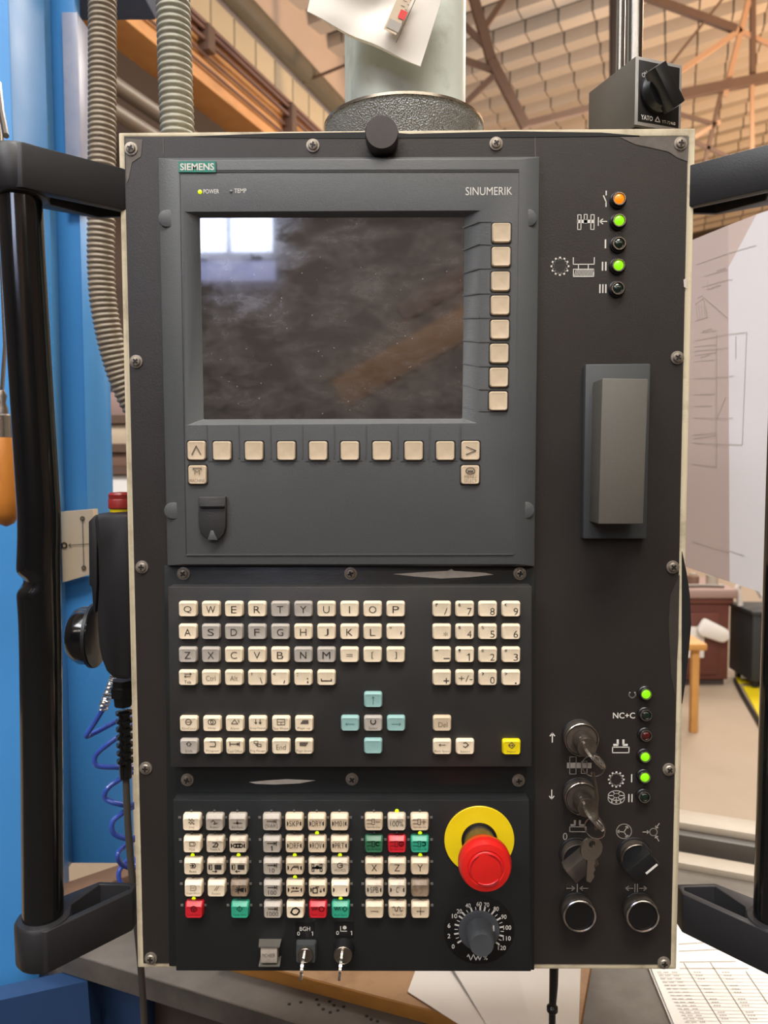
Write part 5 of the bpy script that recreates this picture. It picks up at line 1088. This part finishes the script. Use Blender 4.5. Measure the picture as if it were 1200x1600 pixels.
mb.tube(smooth_path(pts, 10), 4.2 * PXM(Yc), 10); part('hose', mb, 'hose_blue', ho)
mb = MB(); a, b = P(185, 1040, Yc), P(160, 1108, Yc); hp = []; d = (b - a); s1 = d.normalized().orthogonal().normalized(); s2 = d.normalized().cross(s1)
for i in range(12 * 12 + 1): th = 2 * pi * i / 12; hp.append(a + d * (i / 144) + (s1 * math.cos(th) + s2 * math.sin(th)) * .0042)
mb.tube(hp, .0012, 6); part('kink_spring', mb, 'chrome', ho)
# cable with plug hanging under the pendant
pl = thing('hanging_cable', 'short black cable with a plug end hanging under the right half of the pendant', 'cable', P(865, 1640, .05))
kz = PXM(.05); mb = MB(); mb.tube([P(866, 1500, .05), P(865, 1540, .05), P(863, 1578, .05)], [7.5 * kz, 7 * kz, 5.5 * kz], 14); part('cable', mb, 'cable_black', pl)
mb = MB(); mb.lathe(P(863, 1570, .05), (0, 0, -1), [(0, 6 * kz), (.002, 9 * kz), (.006, 9 * kz), (.008, 5.5 * kz), (.03, 5.5 * kz)], 20); part('plug', mb, 'plastic_black', pl)

# ================================================================== BENCH, BOARD, PAPERS
ZS = .9
bn = thing('machine_bench', 'dark grey steel bench top running under and behind the pendant', 'bench', Q(700, 1500, ZS).xy.to_3d())
fl = Q(110, 1490, ZS); frt = Q(470, 1600, ZS); dirf = (frt - fl).normalized(); far = Vector((-dirf.y, dirf.x, 0))
pA = fl - dirf * .08; pB = fl + dirf * 1.6
dist = (Q(1070, 1330, ZS) - fl).dot(far)
mb = MB(); mb.prism([pA, pB, pB + far * dist, pA + far * dist], (0, 0, -.028)); part('top', mb, 'slab_grey', bn, bevel=.002)
mb = MB(); mb.prism([pA - far * .0015, pB - far * .0015, pB - far * .0015 + Vector((0, 0, -.026)), pA - far * .0015 + Vector((0, 0, -.026))], far * .002); part('front_edge', mb, 'slab_edge', bn)
mb = MB(); a = pA + far * (dist - .04) + Vector((0, 0, .004)); b = pB + far * (dist - .04) + Vector((0, 0, .004)); mb.bar(a, b, .035, .01); part('light_strip', mb, 'rail_light', bn, bevel=.001)
mb = MB(); a = pA + far * (dist + .03) + Vector((0, 0, .0)); b = pB + far * (dist + .03) + Vector((0, 0, .0)); mb.bar(a, b, .06, .05); part('rear_rail', mb, 'rail_dark', bn, bevel=.002)
mb = MB(); a = pA + far * (dist + .045) + Vector((0, 0, .03)); b = pB + far * (dist + .045) + Vector((0, 0, .03)); mb.bar(a, b, .05, .012); part('rail_cap', mb, 'rail_light', bn, bevel=.002)
for s_, t_ in ((.1, .08), (1.5, .08), (.1, dist - .08), (1.5, dist - .08)):
    b = pA + dirf * s_ + far * t_; mb = MB(); mb.bar((b.x, b.y, 0), (b.x, b.y, ZS - .028), .06, .06); part('leg', mb, 'blue_dark', bn, bevel=.003)
mb = MB()
for (x, y) in ((452, 1569), (470, 1566), (495, 1562), (515, 1565), (498, 1570), (522, 1571), (505, 1577), (516, 1582), (528, 1579), (537, 1573), (573, 1588), (580, 1593), (590, 1596)):
    c = Q(x, y, ZS); mb.lathe(c + Vector((0, 0, -.001)), (0, 0, 1), [(0, .0022), (.0013, .0020)], 10)
o = part('pit_holes', mb, 'pure_black', bn); o['kind'] = 'stuff'
mb = MB(); a = pA + far * .10 + dirf * .02; b = pB + far * .10; mb.prism([a, b, b + far * (dist - .12), a + far * (dist - .12)], (0, 0, .05)); mb.v = [Vector((v.x, v.y, 0 if v.z < .92 else v.z)) for v in mb.v]
mb = MB(); mb.prism([Vector((p.x, p.y, .02)) for p in (a, b, b + far * (dist - .12), a + far * (dist - .12))], (0, 0, ZS - .028 - .021)); part('base_cabinet', mb, 'wall_dark', bn)  # dark box added to fill the space under the bench with shade
mb = MB(); mb.prism([Q(x, y, ZS + .03) for x, y in ((92, 1408), (222, 1360), (222, 1338), (92, 1382))], (0, 0, -.0295)); solo('timber_plank', mb, 'timber_dark', 'rough brown plank lying on the bench behind the lower left bracket', 'plank', bevel=.002)
mb = MB(); a = Q(60, 1480, .87); b = Q(190, 1600, .62)
mb.prism([(-.62, .14, .3), (-.345, .235, .3), (-.372, .235, .872), (-.62, .14, .872)], (0, .03, 0)); 
part('base_panel', mb, 'blue_dark', bmn)
# wooden board
ZW = ZS + .016
brd = thing('wooden_board', 'wooden board lying on the bench under the white papers', 'board', Q(650, 1560, ZS))
f0 = Q(420, 1514, ZW); f1_ = Q(756, 1602, ZW); dd_ = (f1_ - f0).normalized(); fa = Vector((-dd_.y, dd_.x, 0))
c0 = f0 - dd_ * .06; c1 = Q(900, 1640, ZW); c1 = f0 + dd_ * ((c1 - f0).dot(dd_))
mb = MB(); mb.prism([c0, c1, c1 + fa * .22, c0 + fa * .22], (0, 0, -.0155)); part('core', mb, 'wood_edge', brd, bevel=.0015)
mb = MB(); mb.prism([c0 + fa * .002, c1 + fa * .002, c1 + fa * .218, c0 + fa * .218], (0, 0, .0004)); part('veneer', mb, 'wood_board', brd)
def sheet(name, px, z, label, lift=.0008, m='paper_white', curl=0.):
    mb = MB(); mb.prism([Q(x, y, z) for x, y in px], (0, 0, -lift)); return solo(name, mb, m, label, 'paper', smooth=0)
sheet('paper_sheet', [(655, 1500), (908, 1495), (903, 1640), (780, 1640), (637, 1549)], ZW + .002, 'plain white sheet on the wooden board, lying flat', m='paper_white')
mb = MB(); g_ = [Q(700, 1500, ZW + .006), Q(800, 1490, ZW + .008), Q(840, 1640, ZW + .003), Q(760, 1600, ZW + .003)]; mb.prism(g_, (0, 0, -.0006)); solo('paper_sheet', mb, 'paper_white', 'white sheet curling up on top of the flat sheet', 'paper', smooth=0)
tbl = thing('printed_table', 'stack of printed table sheets on the bench under the lower right bracket', 'paper', Q(1100, 1560, ZS))
px = [(1020, 1530), (1050, 1435), (1215, 1425), (1330, 1500), (1400, 1700), (1100, 1690)]
px = [(1018, 1525), (985, 1440), (1200, 1405), (1400, 1560), (1330, 1750), (1090, 1700)]
for q_, (z, sh_) in enumerate(((ZS + .003, 0), (ZS + .006, 4))):
    mb = MB(); mb.prism([Q(x + sh_, y - 1, z) for x, y in px], (0, 0, -.0022)); part('sheet_stack', mb, 'paper_white', tbl, smooth=0)
# printed grid on the top sheet, in the sheet's own plane
zi = ZS + .0066
def tline(mb, a, b, w_):
    A_, B_ = Q(*a, zi), Q(*b, zi); t = (B_ - A_).normalized(); n_ = Vector((-t.y, t.x, 0)) * w_ / 2; mb.add([A_ + n_, A_ - n_, B_ - n_, B_ + n_], [(0, 1, 2, 3)])
mb = MB()
for a, b in (((1068, 1504), (1127, 1600)), ((1110, 1504), (1172, 1600)), ((1165, 1517), (1215, 1590)), ((1062, 1503), (1150, 1502)), ((1062, 1513), (1170, 1513)), ((1060, 1475), (1140, 1470)), ((1060, 1486), (1150, 1482))): tline(mb, a, b, .0009)
for i in range(15): y = 1522 + i * 5.6; tline(mb, (1028 + i * 3.4, y), (1220, y + 2), .00045)
part('grid_lines', mb, 'ink_faint', tbl, smooth=0)
mb = MB()
for i in range(16):
    y = 1519 + i * 5.2
    for c_, (x0, wd) in enumerate(((1027, 7), (1037, 8), (1050, 9), (1084, 12), (1128, 13))):
        x = x0 + i * (2.9 if c_ < 3 else 3.1)
        if c_ >= 3 and i % 4 == 3: continue
        for j in range(3): tline(mb, (x + j * wd / 3, y), (x + j * wd / 3 + wd / 4, y), .0012)
o = part('figures', mb, 'ink_grey', tbl, smooth=0); o['kind'] = 'stuff'

# ================================================================== HANGING DRAWING at right
Yd = .42
dr = thing('hanging_drawing', 'large creased technical drawing sheet hanging right of the pendant', 'drawing', P(1140, 925, Yd))
mb = MB(); mb.prism([P(1040, 392, Yd + .06), P(1138, 352, Yd), P(1140, 909, Yd), P(1040, 875, Yd + .06)], (0, .0008, 0)); part('shaded_half', mb, 'paper_pink', dr, smooth=0, label='pinkish left half of the sheet')  # one sheet; the pink colour paints the shade on this half
mb = MB(); mb.prism([P(1138, 352, Yd), P(1182, 335, Yd - .0046), P(1138, 418, Yd)], (0, .0008, 0)); part('folded_corner', mb, 'paper_pink', dr, smooth=0)  # shade on the corner, painted as a separate patch
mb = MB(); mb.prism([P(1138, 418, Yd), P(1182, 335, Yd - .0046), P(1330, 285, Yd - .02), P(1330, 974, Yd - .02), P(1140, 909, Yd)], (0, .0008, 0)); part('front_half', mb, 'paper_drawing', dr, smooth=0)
mb = MB()
def dl(a, b, w_=.0007):
    for (p0, p1) in ((a, b),):
        def pt(x, y):
            if x < 1138: yy = Yd + .06 * (1138 - x) / 98; return P(x, y, yy - .0008)
            return P(x, y, Yd - .02 * (x - 1138) / 192 - .0008)
        A_, B_ = pt(*p0), pt(*p1); t = (B_ - A_).normalized(); n_ = t.cross(Vector((0, 1, 0))).normalized() * w_ / 2; mb.add([A_ + n_, A_ - n_, B_ - n_, B_ + n_], [(0, 1, 2, 3)])
for a, b in (((1088, 414), (1137, 396)), ((1139, 395), (1182, 383)), ((1100, 432), (1137, 421)), ((1097, 449), (1137, 437)), ((1137, 437), (1145, 437)), ((1090, 466), (1098, 462)), ((1098, 462), (1136, 494)),
             ((1086, 476), (1100, 466)), ((1100, 466), (1105, 496)), ((1086, 502), (1105, 496)), ((1095, 520), (1120, 516)), ((1085, 533), (1137, 522)), ((1139, 522), (1167, 519)), ((1167, 519), (1160, 695)), ((1085, 542), (1120, 538)),
             ((1085, 549), (1137, 543)), ((1085, 556), (1120, 550)), ((1085, 565), (1117, 562)), ((1120, 520), (1120, 730)), ((1084, 592), (1137, 588)), ((1139, 588), (1147, 587)), ((1084, 617), (1117, 615)), ((1084, 635), (1112, 634)),
             ((1084, 653), (1137, 653)), ((1139, 653), (1145, 653)), ((1083, 680), (1118, 676)), ((1083, 686), (1118, 680)), ((1083, 692), (1137, 694)), ((1139, 694), (1160, 695)), ((1082, 725), (1120, 728)), ((1082, 846), (1137, 860)), ((1139, 860), (1163, 868)), ((1120, 655), (1134, 620)), ((1150, 525), (1150, 560)), ((1106, 440), (1106, 452)), ((1104, 452), (1116, 450))): dl(a, b)
for i in range(5): dl((1088 + i * 4, 474 + i), (1090 + i * 4, 500 - i), .0004)
for (x, y) in ((1120, 423), (1098, 518), (1095, 559), (1112, 450)):
    for j in range(5): dl((x + j * 3, y - j), (x + j * 3 + 2, y - j - .6), .0016)
o = part('line_drawing', mb, 'ink_grey', dr, smooth=0); o['kind'] = 'stuff'
